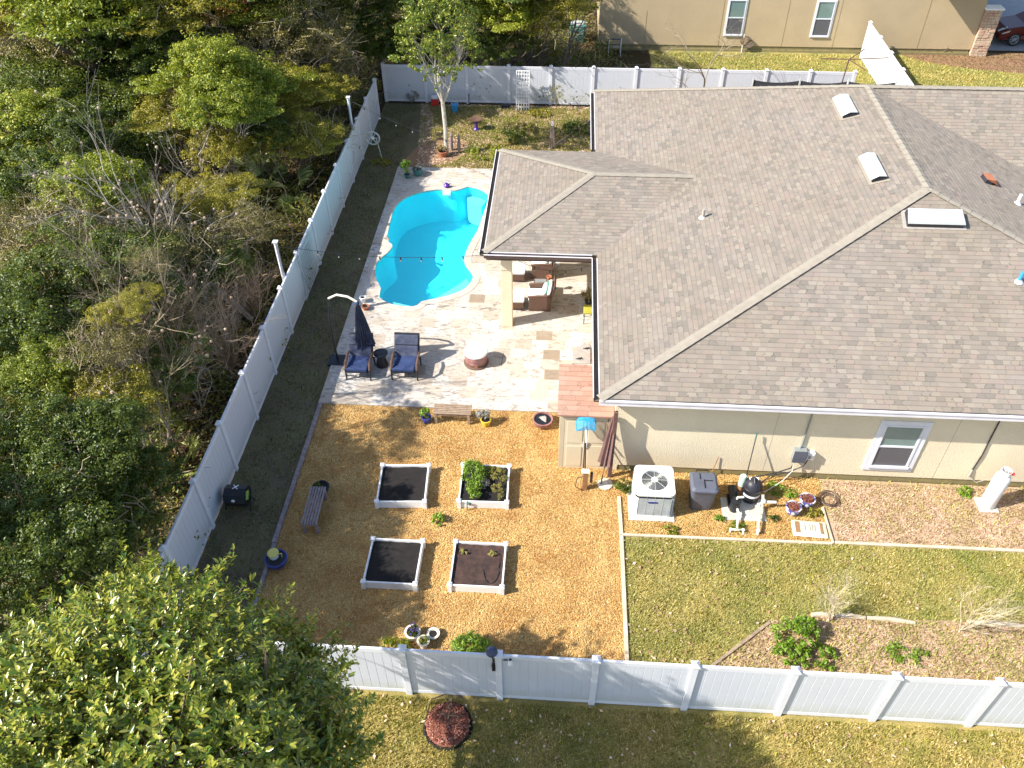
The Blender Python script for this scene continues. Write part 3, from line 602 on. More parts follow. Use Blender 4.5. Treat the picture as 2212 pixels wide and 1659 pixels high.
rslope('west_slope', [SW, RS, RN, NW_], (0, 1, 0), (1, 0, mW))
rslope('south_slope', [SW, SE_, RS], (1, 0, 0), (0, 1, mS))
VY = YR1-(ZR-ZE)/mS
rslope('east_slope', [SE_, (XE2, VY, ZE), RN, RS], (0, 1, 0), (-1, 0, mW))
rslope('wing_slope', [(XE2, VY, ZE), (24, VY, ZE), RE, RN], (1, 0, 0), (0, 1, mS))
rslope('north_slope', [NW_, RN, RE, NE_], (1, 0, 0), (0, -1, (ZR-ZE)/(YN-YR1)))
LX, LY0, LY1 = -2.30, 20.575, 26.99; LR = (LY0+LY1)/2; LZ = 4.02; LH = (LY1-LY0)/2; mL = (LZ-ZE)/LH
LA, LB, LC, LD_ = (LX, LY0, ZE), (LX, LY1, ZE), (LX+LH, LR, LZ), (XE+(LZ-ZE)/mW, LR, LZ)
rslope('porch_south_slope', [LA, (XE, LY0, ZE), LD_, LC], (1, 0, 0), (0, 1, mL))
rslope('porch_west_slope', [LA, LC, LB], (0, 1, 0), (1, 0, mL))
rslope('porch_north_slope', [LB, LC, LD_, (XE, LY1, ZE)], (1, 0, 0), (0, -1, mL))
def ridgecap(a, b, w=.13, lift=.018, seg=.3):
    a = Vector(a); b = Vector(b); d = b-a; ln = d.length; t = d.normalized(); s = Vector((t.y, -t.x, 0)).normalized(); mb = MB(); n = int(ln/seg)
    hz = abs(t.z) > .02
    for i in range(n):
        p0 = a+t*(i*ln/n); p1 = a+t*((i+1.12)*ln/n) if i < n-1 else b; k = len(mb.v)
        for p, l in ((p0, lift+.012), (p1, lift)):
            for q in (-1, 0, 1): v = p+s*q*w+Vector((0, 0, l-(abs(q)*w*(.17 if hz else .3)))); mb.v.append(tuple(v-HL))
        mb.f += [(k, k+1, k+4, k+3), (k+1, k+2, k+5, k+4)]
    mb.build('ridge_cap', 'ridge', roof)
for a, b in ((SW, RS), (RS, RN), (SE_, RS), (NW_, RN), (RN, RE), (LA, LC), (LB, LC), (LC, LD_)): ridgecap(a, b)
def gutter(a, b, nrm, mat='gutter', rim='fascia', debris=True, w=.13):
    """open trough hung outside the eave edge a-b; nrm points outwards"""
    a = Vector(a); b = Vector(b); n = Vector(nrm); d = (b-a); ln = d.length; t = d.normalized(); mb = MB(); z = ZE
    def quad(o0, z0, o1, z1, th=.008):
        p = [a+n*o0, b+n*o0, b+n*o1, a+n*o1]; zs = [z0, z0, z1, z1]; k = len(mb.v)
        mb.v += [tuple(Vector((q.x, q.y, zz))-HL) for q, zz in zip(p, zs)]; mb.f.append((k, k+1, k+2, k+3))
    quad(.0, z-.01, .0, z-.14); quad(.0, z-.14, w, z-.14); quad(w, z-.14, w+.012, z-.01)
    mb.build('gutter', mat, roof)
    if debris:
        m2 = MB(); p = [a+n*.006, b+n*.006, b+n*(w-.004), a+n*(w-.004)]; m2.add([tuple(Vector((q.x, q.y, z-.10))-HL) for q in p], [(0, 1, 2, 3)]); m2.build('leaf_debris', 'debris', roof)
    m3 = MB()
    for o_ in (w, -.012):
        p = [a+n*o_, b+n*o_, b+n*(o_+.022), a+n*(o_+.022)]
        m3.add([tuple(Vector((q.x, q.y, zz))-HL) for zz in (z-.02, z+.008) for q in p], [(0, 3, 2, 1), (4, 5, 6, 7), (0, 1, 5, 4), (1, 2, 6, 5), (2, 3, 7, 6), (3, 0, 4, 7)])
    m3.build('gutter_rim', rim, roof)
gutter((XE, YE+.03, 0), (XE, LY0-.16, 0), (-1, 0, 0)); gutter((XE, LY1+.15, 0), (XE, YN, 0), (-1, 0, 0))
gutter((LX, LY0, 0), (LX, LY1, 0), (-1, 0, 0)); gutter((LX, LY0, 0), (XE-.14, LY0, 0), (0, -1, 0))
f_ = MB().box(XE, XE2, YE-.055, YE-.012, 2.93, 3.085).box(XE, XE2, YE-.075, YE-.055, 3.05, 3.10)
hb(f_).build('fascia', 'fascia', roof)
hb(MB().box(LX+.05, 1.03, LY0+.03, LY0+.06, 2.80, 3.06).box(LX+.05, LX+.08, LY0+.06, LY1-.05, 2.80, 3.06)).build('porch_fascia', 'gutter', roof)
hb(MB().box(-1.85, 1.5, 20.88, 21.2, 2.62, 2.93).box(-1.85, -1.53, 21.2, 26.6, 2.62, 2.93).box(-1.53, 1.5, 26.3, 26.6, 2.62, 2.93)).build('porch_beam', 'stucco', H)
hb(MB().box(-1.5, 1.49, 21.22, 26.28, 2.88, 2.90)).build('porch_ceiling', 'stucco', H)
for x, y in ((-1.84, 20.87), (-1.84, 26.27)): hb(MB().bbox(x, x+.34, y, y+.36, .05, 2.62, .015)).build('column', 'stucco', H)
def vent(c, lx, ly, tilt_axis, tilt, name='roof_vent'):
    r_ = link(name, None, H); r_.location = Vector(c)-HL; r_.rotation_euler = (tilt, 0, 0) if tilt_axis == 'x' else (0, -tilt, 0)
    if tilt_axis == 'y': r_.rotation_euler = (0, -tilt, 0)
    hx, hy = lx/2, ly/2
    if ly > lx:   # long along y: low gable across x
        MB().add([(-hx, -hy, .12), (0, -hy, .18), (hx, -hy, .12), (-hx, hy, .12), (0, hy, .18), (hx, hy, .12)], [(0, 1, 4, 3), (1, 2, 5, 4)]).add([(-hx, -hy, .12), (-hx, hy, .12), (-hx-.02, hy, .09), (-hx-.02, -hy, .09)], [(0, 1, 2, 3)]).build('hood', 'galv', r_)
        MB().add([(-hx+.03, -hy+.03, 0), (hx-.03, -hy+.03, 0), (hx-.03, hy-.03, 0), (-hx+.03, hy-.03, 0), (-hx+.03, -hy+.03, .115), (0, -hy+.03, .17), (hx-.03, -hy+.03, .115), (hx-.03, hy-.03, .115), (0, hy-.03, .17), (-hx+.03, hy-.03, .115)],
                 [(0, 1, 6, 5, 4), (1, 2, 7, 6), (2, 3, 9, 8, 7), (3, 0, 4, 9)]).build('opening', 'dark', r_)
    else:
        MB().add([(-hx, -hy, .15), (hx, -hy, .15), (-hx+.02, -hy+.04, .19), (hx-.02, -hy+.04, .19), (-hx+.04, hy, .19), (hx-.04, hy, .19)], [(0, 1, 3, 2), (2, 3, 5, 4), (0, 2, 4), (1, 5, 3)]).build('hood', 'galv', r_)
        MB().box(-hx+.02, hx-.02, -hy+.0, hy-.02, 0, .145).build('opening', 'dark', r_)
    MB().box(-hx-.07, hx+.07, -hy-.06, hy+.06, .004, .014).build('flashing', 'stonegrey' if ly < lx else 'ridge', r_)
tw, ts = math.atan(mW), math.atan(mS)
def zw(x): return ZE+mW*(x-XE)
def zs(y): return ZE+mS*(y-YE)
vent((8.78, 25.75, zw(8.78)), .46, 1.35, 'y', tw); vent((8.68, 21.85, zw(8.68)), .42, 1.38, 'y', tw)
vent((9.65, 19.42, zs(19.42)), 1.46, .46, 'x', ts)
r_ = link('attic_vent', None, H); r_.location = Vector((12.1, 22.1, ZR-mW*(12.1-XR)))-HL; r_.rotation_euler = (0, tw, 0)
MB().add([(-.22, -.2, .12), (-.22, .2, .12), (.05, .2, .16), (.05, -.2, .16), (.24, -.16, .02), (.24, .16, .02)], [(0, 1, 2, 3), (3, 2, 5, 4), (0, 3, 4), (1, 5, 2)]).build('hood', 'terra', r_)
MB().box(-.2, .0, -.18, .18, 0, .118).build('opening', 'dark', r_)
for x, y, z, m in ((4.07, 21.33, zw(4.07), 'stonegrey'), (12.62, 21.2, ZR-mW*(12.62-XR), 'white'), (11.5, 17.8, zs(17.8), 'blue')):
    r_ = link('vent_pipe', None, H); r_.location = Vector((x, y, z))-HL
    MB().tube([(0, 0, -.03), (0, 0, .28)], .045, 10).build('pipe', m, r_); MB().tube([(0, 0, -.02), (0, 0, .05)], [.12, .06], 10).build('boot', 'fascia' if m != 'stonegrey' else 'ivory', r_)
def window(parent, off, x0, x1, z0, z1, y, fw=.09, broad=.0, shade='screen'):
    r_ = link('window', None, parent); r_.location = (x0-off.x, y-off.y, z0)
    w_, h_ = x1-x0, z1-z0; b = broad; mid = h_*.50; fm = MB()
    if b: fm.box(-b, w_+b, -.035, -.0, -b, 0).box(-b, w_+b, -.035, 0, h_, h_+b).box(-b, 0, -.035, 0, 0, h_).box(w_, w_+b, -.035, 0, 0, h_)
    fm.box(0, w_, -.05, .0, 0, .05).box(0, w_, -.05, .0, h_-.05, h_).box(0, .05, -.05, 0, .05, h_-.05).box(w_-.05, w_, -.05, 0, .05, h_-.05)
    fm.build('frame', 'vinyl', r_); MB().box(.05, w_-.05, -.045, -.004, mid-.025, mid+.025).build('meeting_rail', 'vinyl', r_)
    MB().box(.05, w_-.05, -.018, -.006, mid+.025, h_-.05).build('pane', 'glass', r_)
    MB().box(.05, w_-.05, -.026, -.006, .05, mid-.025).build('insect_screen', shade, r_)
    MB().box(-b*.2, w_+b*.2, -.075, -.052, -.03, .045).build('sill', 'vinyl', r_)
window(H, HL, 8.19, 9.17, .62, 2.16, 14.95, broad=.14)
# electrics on the south wall
hb(MB().tube([(6.33, 14.92, 2.9), (6.33, 14.92, 1.35), (6.30, 14.92, 1.15)], .022, 8)).build('conduit', 'elec', H)
e_ = link('breaker_box', None, H); e_.location = (6.16-1.5, -.0, .78)
MB().bbox(0, .32, -.16, 0, 0, .42, .012).build('box', 'elec', e_); MB().bbox(-.01, .33, -.18, -.162, .01, .43, .004).build('cover', 'grayplastic', e_)
e_ = link('timer_box', None, H); e_.location = (6.52-1.5, 0, .86)
MB().bbox(0, .19, -.13, 0, 0, .24, .012).build('box', 'white', e_); MB().box(.03, .16, -.136, -.132, .04, .17).build('dial_window', 'stonegrey', e_)
hb(MB().tube([(6.25, 14.85, .8), (6.2, 14.8, .55), (5.8, 14.75, .38), (5.2, 14.6, .33), (4.95, 14.3, .3)], .018, 6).tube([(6.6, 14.86, .88), (6.5, 14.82, .62), (6.15, 14.76, .42), (5.7, 14.7, .34), (5.3, 14.4, .2)], .016, 6)).build('flexible_conduit', 'dark', H)
hb(MB().tube([(6.22, 14.85, .8), (6.24, 14.75, .5), (6.0, 14.6, .25), (5.5, 14.3, .1)], .012, 6)).build('cable', 'ivory', H)
hb(MB().tube([(10.82, 14.93, 2.9), (10.84, 14.93, 1.9), (10.86, 14.92, 1.2), (10.83, 14.93, .65)], .018, 6)).build('cable', 'dark', H)
hb(MB().tube([(10.83, 14.93, .65), (10.8, 14.9, .4)], .03, 8).tube([(10.8, 14.9, .42), (11.0, 14.8, .3), (11.25, 14.5, .9), (11.3, 14.35, 1.25)], .01, 6)).build('gas_regulator', 'stonegrey', H)

# ------------------------------------------------------------------ shed
sh = thing('storage_shed', 'narrow beige lean-to shed with terracotta shingle roof against the house wall', 'shed', (.12, 14.98, 0))
SWd, SDp = 1.34, 1.52
MB().box(0, .05, 0, SDp, 0, 2.03).box(SWd-.05, SWd, 0, SDp, 0, 2.03).box(.05, SWd-.05, SDp-.05, SDp, 0, 2.1).build('wall', 'tan', sh)
MB().box(0, .12, -.03, 0, 0, 2.05).box(SWd-.10, SWd, -.03, 0, 0, 2.05).box(.12, SWd-.10, -.03, 0, 1.95, 2.05).build('door_frame', 'tan', sh)
for i in range(2):
    d_ = MB().bbox(0, .545, -.0, .025, 0, 1.93, .006).bbox(.07, .475, -.012, .0, .1, .88, .006).bbox(.07, .475, -.012, 0, 1.0, 1.82, .006).build('door', 'tandoor', sh); d_.location = (.125+i*.56, -.028+(.02 if i else 0), .01)
    MB().box(.50 if i == 0 else .03, .52 if i == 0 else .05, -.04, -.012, .85, 1.05).build('handle', 'white', d_)
pz = [(-.07, -.12, 2.10), (SWd+.02, -.12, 2.10), (SWd+.02, SDp+.05, 2.34), (-.07, SDp+.05, 2.34)]
mb = MB(); mb.v = pz+[(x, y, z-.04) for x, y, z in pz]; mb.f = [(0, 1, 2, 3), (7, 6, 5, 4), (0, 4, 5, 1), (1, 5, 6, 2), (2, 6, 7, 3), (3, 7, 4, 0)]
mb.uv = [[(mb.v[i][1], mb.v[i][0]+3) for i in f] for f in mb.f]
mb.uv = [[(mb.v[i][0]+3, mb.v[i][1]+3) for i in f] for f in mb.f]
mb.build('roof', 'terra_shingle', sh)

# ------------------------------------------------------------------ neighbouring house
NH = thing('house', 'tan stucco neighbouring house wall at the top edge with two white windows', 'house', (1.5, NWY, 0)); NL = Vector((1.5, NWY, 0))
def nb(mb): mb.v = [(x-NL.x, y-NL.y, z) for x, y, z in mb.v]; return mb
nb(MB().box(1.5, 20.6, NWY, NWY+.2, .3, 5.6).box(1.5, 1.7, NWY+.2, 60, .3, 5.6).box(20.4, 20.6, NWY+.2, 60, .3, 5.6)).build('wall', 'stucco2', NH)
nb(MB().box(1.54, 20.55, NWY+.04, NWY+.18, .12, .3).box(1.5, 20.6, NWY-.02, NWY+.2, 0, .12)).build('foundation', 'stucco_base', NH)
for x in (3.9, 7.75, 11.0, 13.6, 17.9): nb(MB().box(x-.01, x+.01, NWY-.006, NWY+.01, .3, 2.0 if x < 4 else 5.5)).build('control_joint', 'stucco_base', NH)
nb(MB().add([(1, NWY-.5, 5.6), (21, NWY-.5, 5.6), (21, 61, 5.6), (1, 61, 5.6), (8, 52, 8), (14, 52, 8)], [(0, 1, 5, 4), (1, 2, 5), (2, 3, 4, 5), (3, 0, 4), (3, 2, 1, 0)])).build('roof', 'ridge', NH)
window(NH, NL, 7.98, 8.86, .86, 2.60, NWY, broad=.06); window(NH, NL, 12.38, 13.26, .86, 2.60, NWY, broad=.06)
# garage overhang shading the wall's right end
nb(MB().add([(17.6, NWY-1.0, 3.7), (24, NWY-1.0, 3.7), (24, NWY+4, 4.7), (17.6, NWY+4, 4.7), (17.6, NWY-1.0, 3.55), (24, NWY-1.0, 3.55), (24, NWY+4, 4.55), (17.6, NWY+4, 4.55)], [(0, 1, 2, 3), (7, 6, 5, 4), (0, 4, 5, 1), (1, 5, 6, 2), (2, 6, 7, 3), (3, 7, 4, 0)])).build('garage_eave', 'fascia', NH)
col = link('stone_pier', None, NH); col.location = (20.62-NL.x, -.1, 0)
mb = MB(); rg = random.Random(3)
for r in range(17):
    x = 0; z = r*.135
    while x < .8:
        wd = min(rg.uniform(.14, .34), .82-x); mb.bbox(x, x+wd-.015, -.04-rg.uniform(0, .03), .5, z, z+.125, .015); x += wd
mb.build('stone_veneer', simple('mixed_stone_veneer', (.44, .26, .19), (.56, .46, .33), 3.5, .9, bump=.6, bs=25), col)
MB().box(.01, .8, 0, .49, 0, 2.28).build('mortar_core', 'stonegrey', col); MB().bbox(-.04, .87, -.09, .53, 2.3, 2.38, .01).build('capstone', 'white', col)

# ================================================================== RAISED BEDS
def raised_bed(u, v, label, rz=0, soil='soil', n=(0, 0)):
    p = gp(u, v, .30); r = thing('raised_bed', label, 'raised bed', (p.x, p.y, 0), rz, 'white raised garden beds on the gravel'); w_ = 1.24
    for nm, b in (('side_board', (.0, w_, -.02, .02, .02, .27)), ('side_board', (.0, w_, w_-.02, w_+.02, .02, .27)), ('side_board', (-.02, .02, .045, w_-.045, .02, .27)), ('side_board', (w_-.02, w_+.02, .045, w_-.045, .02, .27))):
        MB().bbox(*b, .006).build(nm, 'white', r)
    for x in (0, w_):
        for y in (0, w_):
            q = MB().bbox(x-.05, x+.05, y-.05, y+.05, 0, .29, .005).build('corner_post', 'white', r)
            MB().add([(x-.06, y-.06, .29), (x+.06, y-.06, .29), (x+.06, y+.06, .29), (x-.06, y+.06, .29), (x, y, .325)], [(0, 1, 4), (1, 2, 4), (2, 3, 4), (3, 0, 4)]).build('post_cap', 'white', q)
    rs = np.random.RandomState(int(u)); g = 14; V = []; F = []
    for i in range(g+1):
        for j in range(g+1): V.append((.02+(w_-.04)*i/g, .02+(w_-.04)*j/g, .19+rs.rand()*.03))
    for i in range(g):
        for j in range(g): a = i*(g+1)+j; F.append((a, a+g+1, a+g+2, a+1))
    npmesh('soil', np.array(V), np.array(F), M[soil], r)
    return r
b1 = raised_bed(784, 1254, 'empty white raised bed with dark soil nearest the fence, lower left of the four')
b2 = raised_bed(971, 1261, 'white raised bed with brown soil, seedlings and a looped drip line', 0, 'redsoil')
b3 = raised_bed(813, 1081, 'slightly crooked empty white raised bed with dark soil, upper left of the four', .055)
b4 = raised_bed(991, 1080, 'white raised bed filled with green leafy plants and dry twigs', .02)
def plant(name, label, cat, loc, lobes, nl, size, mat, seed, clumps=20, spread=.4, aspect=.5, group=None, stem=True, up=.5):
    r = thing(name, label, cat, loc, 0, group); crown('foliage', lobes, nl, size, L[mat], seed, r, clumps, spread, aspect, up)
    if stem:
        mb = MB()
        for i in range(4): l = lobes[i % len(lobes)]; mb.tube([(0, 0, 0), (l[0]*.5+.02*i, l[1]*.5, l[2]*.6), (l[0], l[1], l[2])], [.012, .009, .004], 5, False)
        mb.build('stem', 'bark', r)
    return r
B = b4.location
plant('leafy_plant', 'big round parsley green plant in the planted raised bed', 'plant', (B.x+.27, B.y+.86, .2), [(0, 0, .22, .30, .33, .20)], 1500, .055, 'lime', 21, 30, .5)
plant('leafy_plant', 'smaller bright green plant at the near left corner of the planted bed', 'plant', (B.x+.36, B.y+.30, .2), [(0, 0, .17, .24, .22, .14)], 900, .055, 'lime', 22, 24, .5)
plant('leafy_plant', 'pale variegated plant along the far side of the planted raised bed', 'plant', (B.x+.74, B.y+1.08, .2), [(0, 0, .08, .25, .11, .07)], 420, .05, 'carpet', 23, 20)
plant('leafy_plant', 'small silvery white plant in the middle of the planted bed', 'plant', (B.x+.62, B.y+.62, .2), [(0, 0, .08, .10, .20, .08)], 300, .045, 'grey', 24, 14)
plant('dry_plant', 'dry tan twiggy plant in the right half of the planted bed', 'plant', (B.x+.98, B.y+.62, .2), [(0, 0.2, .10, .2, .3, .12), (0, -.25, .08, .2, .25, .1)], 1300, .05, 'carpet', 25, 40, .35, .2)
MB().tube([(0, 0, 0), (0, -.04, .07), (.05, -.05, .12), (.1, -.03, .06), (.06, -.02, 0)], .018, 6).tube([(.0, .02, .1), (.0, -.06, .1), (.0, -.07, -.15), (.03, -.09, -.2), (.1, -.09, -.2)], .012, 6).build('irrigation_timer', 'teal', label='teal hose timer hooked on the near board of the planted raised bed', cat='hose timer', loc=(B.x+.22, B.y-.02, .17))
B = b2.location
for i, (x, y) in enumerate(((.25, .95), (.95, .95))):
    plant('seedling', ('small seedling in the brown soil bed, far left', 'pale seedling in the brown soil bed, far right')[i], 'seedling', (B.x+x, B.y+y, .2), [(0, 0, .05, .10, .09, .05)], 70, .06, 'carpet', 30+i, 8, .5, group='seedlings in the brown soil bed')
pts = [(B.x+.95+.22*math.cos(a)*(1-.2*(a > 3)), B.y+.45+.33*math.sin(a), .222) for a in np.linspace(3.0, 6.6, 14)]+[(B.x+1.13, B.y+.95, .222)]
MB().tube(pts, .008, 5).build('drip_line', 'black', label='black drip line curling over the brown soil bed', cat='drip line')
plant('potted_sprout', 'small bright green plant growing in the gravel between the four beds', 'plant', gp(948, 1128), [(0, 0, .12, .15, .16, .12)], 420, .06, 'lime', 26, 18)
plant('fence_shrub', 'wide feathery green plant inside the front fence beside the lamp post', 'shrub', gp(1020, 1408), [(0, 0, .22, .42, .26, .22)], 2200, .09, 'lime', 27, 60, .35, .22, up=1)
plant('fence_shrub', 'low green plant inside the front fence left of the white pots', 'shrub', gp(855, 1404), [(0, 0, .15, .32, .22, .15)], 800, .06, 'bright', 28, 24)
# benches
def bench(name, label, L_, loc, rz, mat, slats=6, depth=.46, h=.44, under=True):
    r = thing(name, label, 'bench', loc, rz); mb = MB(); w_ = depth/slats
    for i in range(slats): MB().bbox(0, L_, i*w_, i*w_+w_*.72, h-.03, h, .005).build('slat', mat, r)
    for x in (0.03, L_-.11):
        for y in (.01, depth-.09): MB().bbox(x, x+.08, y, y+.07, 0, h-.03, .006).build('leg', mat, r)
    for x in (.04, L_-.10): MB().box(x, x+.05, .08, depth-.09, h-.12, h-.035).build('rail', mat, r)
    if under: MB().box(.11, L_-.11, .03, .055, h-.12, h-.035).build('apron', mat, r)
    return r
g = gp(937, 916); bench('garden_bench', 'weathered slatted wooden bench along the near edge of the patio', 1.08, (g.x, g.y, 0), 0, 'wood', 6, .42)
g = gp(690, 1156); bench('garden_bench', 'grey slatted wooden bench standing in shade near the dark path', 1.22, (g.x, g.y, 0), math.radians(92), 'woodgrey', 6, .42)
# pots
def pot(name, label, loc, R, h, mat, prof=None, soil='soil', rim=.012, group=None, rb=.7):
    r = thing(name, label, 'pot', loc, 0, group); p = prof or [(R*rb, 0), (R*.9, h*.5), (R, h*.93), (R+rim, h*.93), (R+rim, h), (R-.02, h), (R-.03, h*.85)]
    MB().lathe(p, 22).build('pot_body', mat, r, smooth=True); MB().lathe([(R-.035, h*.80), (R-.035, h*.86)], 18).build('pot_soil', soil, r); return r
g = gp(922, 912); pot('flower_pot', 'blue glazed pot at the left end of the patio edge bench', g, .13, .22, 'blueglaze', rim=.02)
plant('potted_plant', 'yellow green leafy plant in the blue pot by the bench', 'plant', (g.x, g.y, .19), [(0, 0, .18, .12, .12, .17)], 350, .06, 'lime', 41, 14)
g = gp(1050, 918); pot('flower_pot', 'bright yellow pot at the right end of the patio edge bench', g, .15, .24, 'yellow')
plant('potted_plant', 'silvery grey bushy plant leaning out of the yellow pot', 'plant', (g.x-.07, g.y+.06, .2), [(0, 0, .16, .17, .16, .15)], 800, .045, 'grey', 42, 30)
g = gp(1172, 918); r = pot('fire_bowl', 'brown round fire bowl holding split firewood beside the shed', g, .27, .26, 'firepit', [(.16, 0), (.25, .1), (.27, .22), (.29, .26), (.25, .26), (.24, .16)], 'black')
mb = MB()
for i in range(4): mb.tube([(-.12+.05*i, .1, .2+.02*i), (.1, -.1+.05*i, .24)], .025, 6)
mb.build('firewood', 'stonegrey', r)
g = gp(695, 1062); pot('flower_pot', 'black round pot in shade behind the grey bench', g, .22, .2, 'black')
plant('potted_plant', 'dark green herb in the black pot behind the grey bench', 'plant', (g.x, g.y, .15), [(-.05, 0, .08, .15, .14, .07)], 260, .05, 'dark', 43, 10)
for i, (u, v, R, h, t, mt) in enumerate([(893, 1377, .155, .26, 'largest ivory urn of three inside the front fence, planted with blue flowers', 'dark'), (916, 1396, .115, .25, 'tall narrow ivory pot in front of the two other ivory pots', 'bright'), (937, 1376, .12, .17, 'small ivory bowl pot at the right of the ivory pot group', None)]):
    g = gp(u, v); pot('ivory_pot', t, g, R, h, 'ivory', rim=.03, rb=.75, group='ivory pots inside the front fence')
    if mt: plant('potted_plant', ('green plant with blue flowers in the largest ivory urn', 'small sprout in the tall ivory pot')[i], 'plant', (g.x, g.y, h-.04), [(0, 0, .07, R*.85, R*.85, .08)], (420, 120)[i], .045, mt, 50+i, 16)
    if i == 0:
        mb = MB(); rg = random.Random(5)
        for q in range(16): a = rg.uniform(0, 6.3); mb.ball((g.x+.12*math.cos(a)*rg.uniform(.3, 1.2), g.y+.12*math.sin(a)*rg.uniform(.3, 1.2), h+.10+rg.uniform(0, .05)), .018, n=6, m=4)
        mb.build('flower', 'purple', label='blue pansy blooms in the largest ivory urn', cat='flowers', kind='stuff')
MB().tube([gp(815+i*12, 1409+3*math.sin(i*1.3), .02) for i in range(3)]+[gp(868, 1384, .05), gp(880, 1400, .03), gp(905, 1404, .02), gp(935, 1400, .02), gp(975, 1400, .02)], .012, 6).build('hose', 'hose', label='thin brown hose lying behind the ivory pots', cat='hose')
# yellow scoop / watering can, blue bowl, black bin
g = gp(597, 1214); r = pot('fire_bowl', 'dark blue round bowl beside the timber edging in shade', (g.x+.05, g.y-.05, 0), .26, .24, 'blueglaze', [(.1, 0), (.22, .06), (.26, .16), (.275, .24), (.24, .24), (.22, .12)], 'black')
r = thing('watering_jug', 'white jug with yellow lid standing by the dark blue bowl', 'jug', gp(596, 1213), 0)
MB().lathe([(.05, 0), (.07, .06), (.10, .14), (.115, .26), (.12, .34)], 20).build('jug_body', 'white', r, smooth=True); MB().lathe([(.135, .34), (.14, .37), (.10, .385), (.02, .385)], 20).build('lid', 'ybucket', r)
MB().tube([(.12, .0, .33), (.20, .02, .32), (.19, .0, .2), (.11, 0, .14)], .012, 6).build('handle', 'ybucket', r)
g = gp(520, 1090); r = thing('compost_tumbler', 'black round compost tumbler in the dark path with white cross and lime label', 'compost bin', (g.x, g.y, 0))
MB().tube([(-.28, 0, .38), (.28, 0, .38)], .27, 8).build('drum', 'black', r); MB().tube([(-.33, -.2, 0), (-.3, 0, .38), (-.33, .2, 0)], .018, 6).tube([(.33, -.2, 0), (.3, 0, .38), (.33, .2, 0)], .018, 6).build('stand', 'black', r)
for a in (.78, -.78):
    c_, s_ = math.cos(a)*.09, math.sin(a)*.09; MB().tube([(-c_, -s_+.05, .652), (c_, s_+.05, .652)], .014, 5).build('cross_mark', 'white', r)
MB().add([(.285, .1, .5), (.285, -.06, .62), (.285, -.2, .44), (.285, -.04, .30)], [(0, 1, 2, 3)]).add([(.30, .1, .5), (.30, -.06, .62), (.30, -.2, .44), (.30, -.04, .30)], [(0, 1, 2, 3)]).build('label', 'lime', r)
MB().ball((-.02, -.25, .45), .05, .03, .04).build('knob', 'white', r)

# front fence lamp and camera
pp = Vector((-2.90+PITCHF, FY, 0))
r = thing('fence_lamp', 'dark round solar lamp with bracket on the second visible front fence post', 'lamp', (pp.x-.10, pp.y-.05, 1.62))
MB().tube([(0, 0, -.25), (0, -.02, .1), (-.02, .0, .24)], .022, 8).tube([(.05, .03, -.05), (0, 0, -.05)], .02, 6).build('bracket', 'dark', r); MB().ball((-.03, .02, .32), .12, .12, .10).build('lamp_head', 'navy2', r, smooth=True)
MB().box(-.035, .035, -.04, .01, -.34, -.1).build('clip', 'black', r)
r = thing('security_camera', 'small white camera beside the dark lamp on the front fence', 'camera', (pp.x+.10, pp.y-.04, 1.66))
MB().tube([(0, 0, 0), (.12, -.02, .04)], .014, 6).build('arm', 'dark', r); MB().tube([(.14, -.06, -.06), (.14, -.03, .08)], .045, 10).build('camera_body', 'white', r); MB().tube([(.14, -.03, .081), (.14, -.028, .09)], .03, 10).build('lens', 'black', r)

# ================================================================== PATIO FURNITURE
def deck_chair(label, u, v, u2):
    p = gp(u, v, .05); q = gp(u2, v, .05); w_ = abs(q.x-p.x); r = thing('deck_chair', label, 'deck chair', (p.x, p.y, .05), 0, 'navy cushioned deck chairs on the patio')
    for x in (0, w_-.05):
        MB().tube([(x+.02, .0, 0), (x+.02, .03, .30), (x+.025, .02, .40)], [.022, .03, .04], 8).build('leg', 'dark', r)
        MB().tube([(x+.02, .72, 0), (x+.02, .66, .36)], [.022, .03], 8).build('leg', 'dark', r)
        MB().tube([(x+.025, .0, .40), (x+.025, .12, .56), (x+.025, .45, .60), (x+.025, .66, .56)], [.035, .045, .04, .03], 8).build('armrest', 'wicker', r)
    MB().bbox(.03, w_-.08, .0, .70, .27, .33, .02).build('seat_frame', 'dark', r)
    MB().bbox(.05, w_-.10, -.02, .62, .33, .45, .04).build('seat_cushion', 'navy', r)
    m_ = Matrix.Translation((0, .60, .42)) @ Matrix.Rotation(math.radians(-32), 4, 'X')
    MB().bbox(.03, w_-.08, 0, .10, 0, .34, .035).xf(m_).build('back_cushion', 'navy2', r); MB().bbox(.03, w_-.08, .0, .12, .355, .66, .035).xf(m_).build('head_cushion', 'navy2', r)
    MB().bbox(.0, w_-.05, .12, .15, -.05, .72, .01).xf(m_).build('back_frame', 'dark', r)
    MB().tube([(.02, .1, .1), (w_*.5, .04, .09), (w_-.05, .1, .1)], .012, 5).build('stretcher', 'dark', r)
    return r
deck_chair('navy deck chair under the folded navy parasol', 748, 820, 804)
deck_chair('navy deck chair standing clear of the parasol, right of the round table', 846, 820, 905)
g = gp(826, 788, .05); r = thing('side_table', 'black hourglass side table between the two navy deck chairs', 'table', g)
MB().lathe([(.19, 0), (.17, .1), (.13, .26), (.16, .40), (.2, .46)], 22).build('table_base', 'black', r, smooth=True); MB().lathe([(.22, .46), (.22, .485), (.0001, .49)], 26).build('table_top', 'black', r)
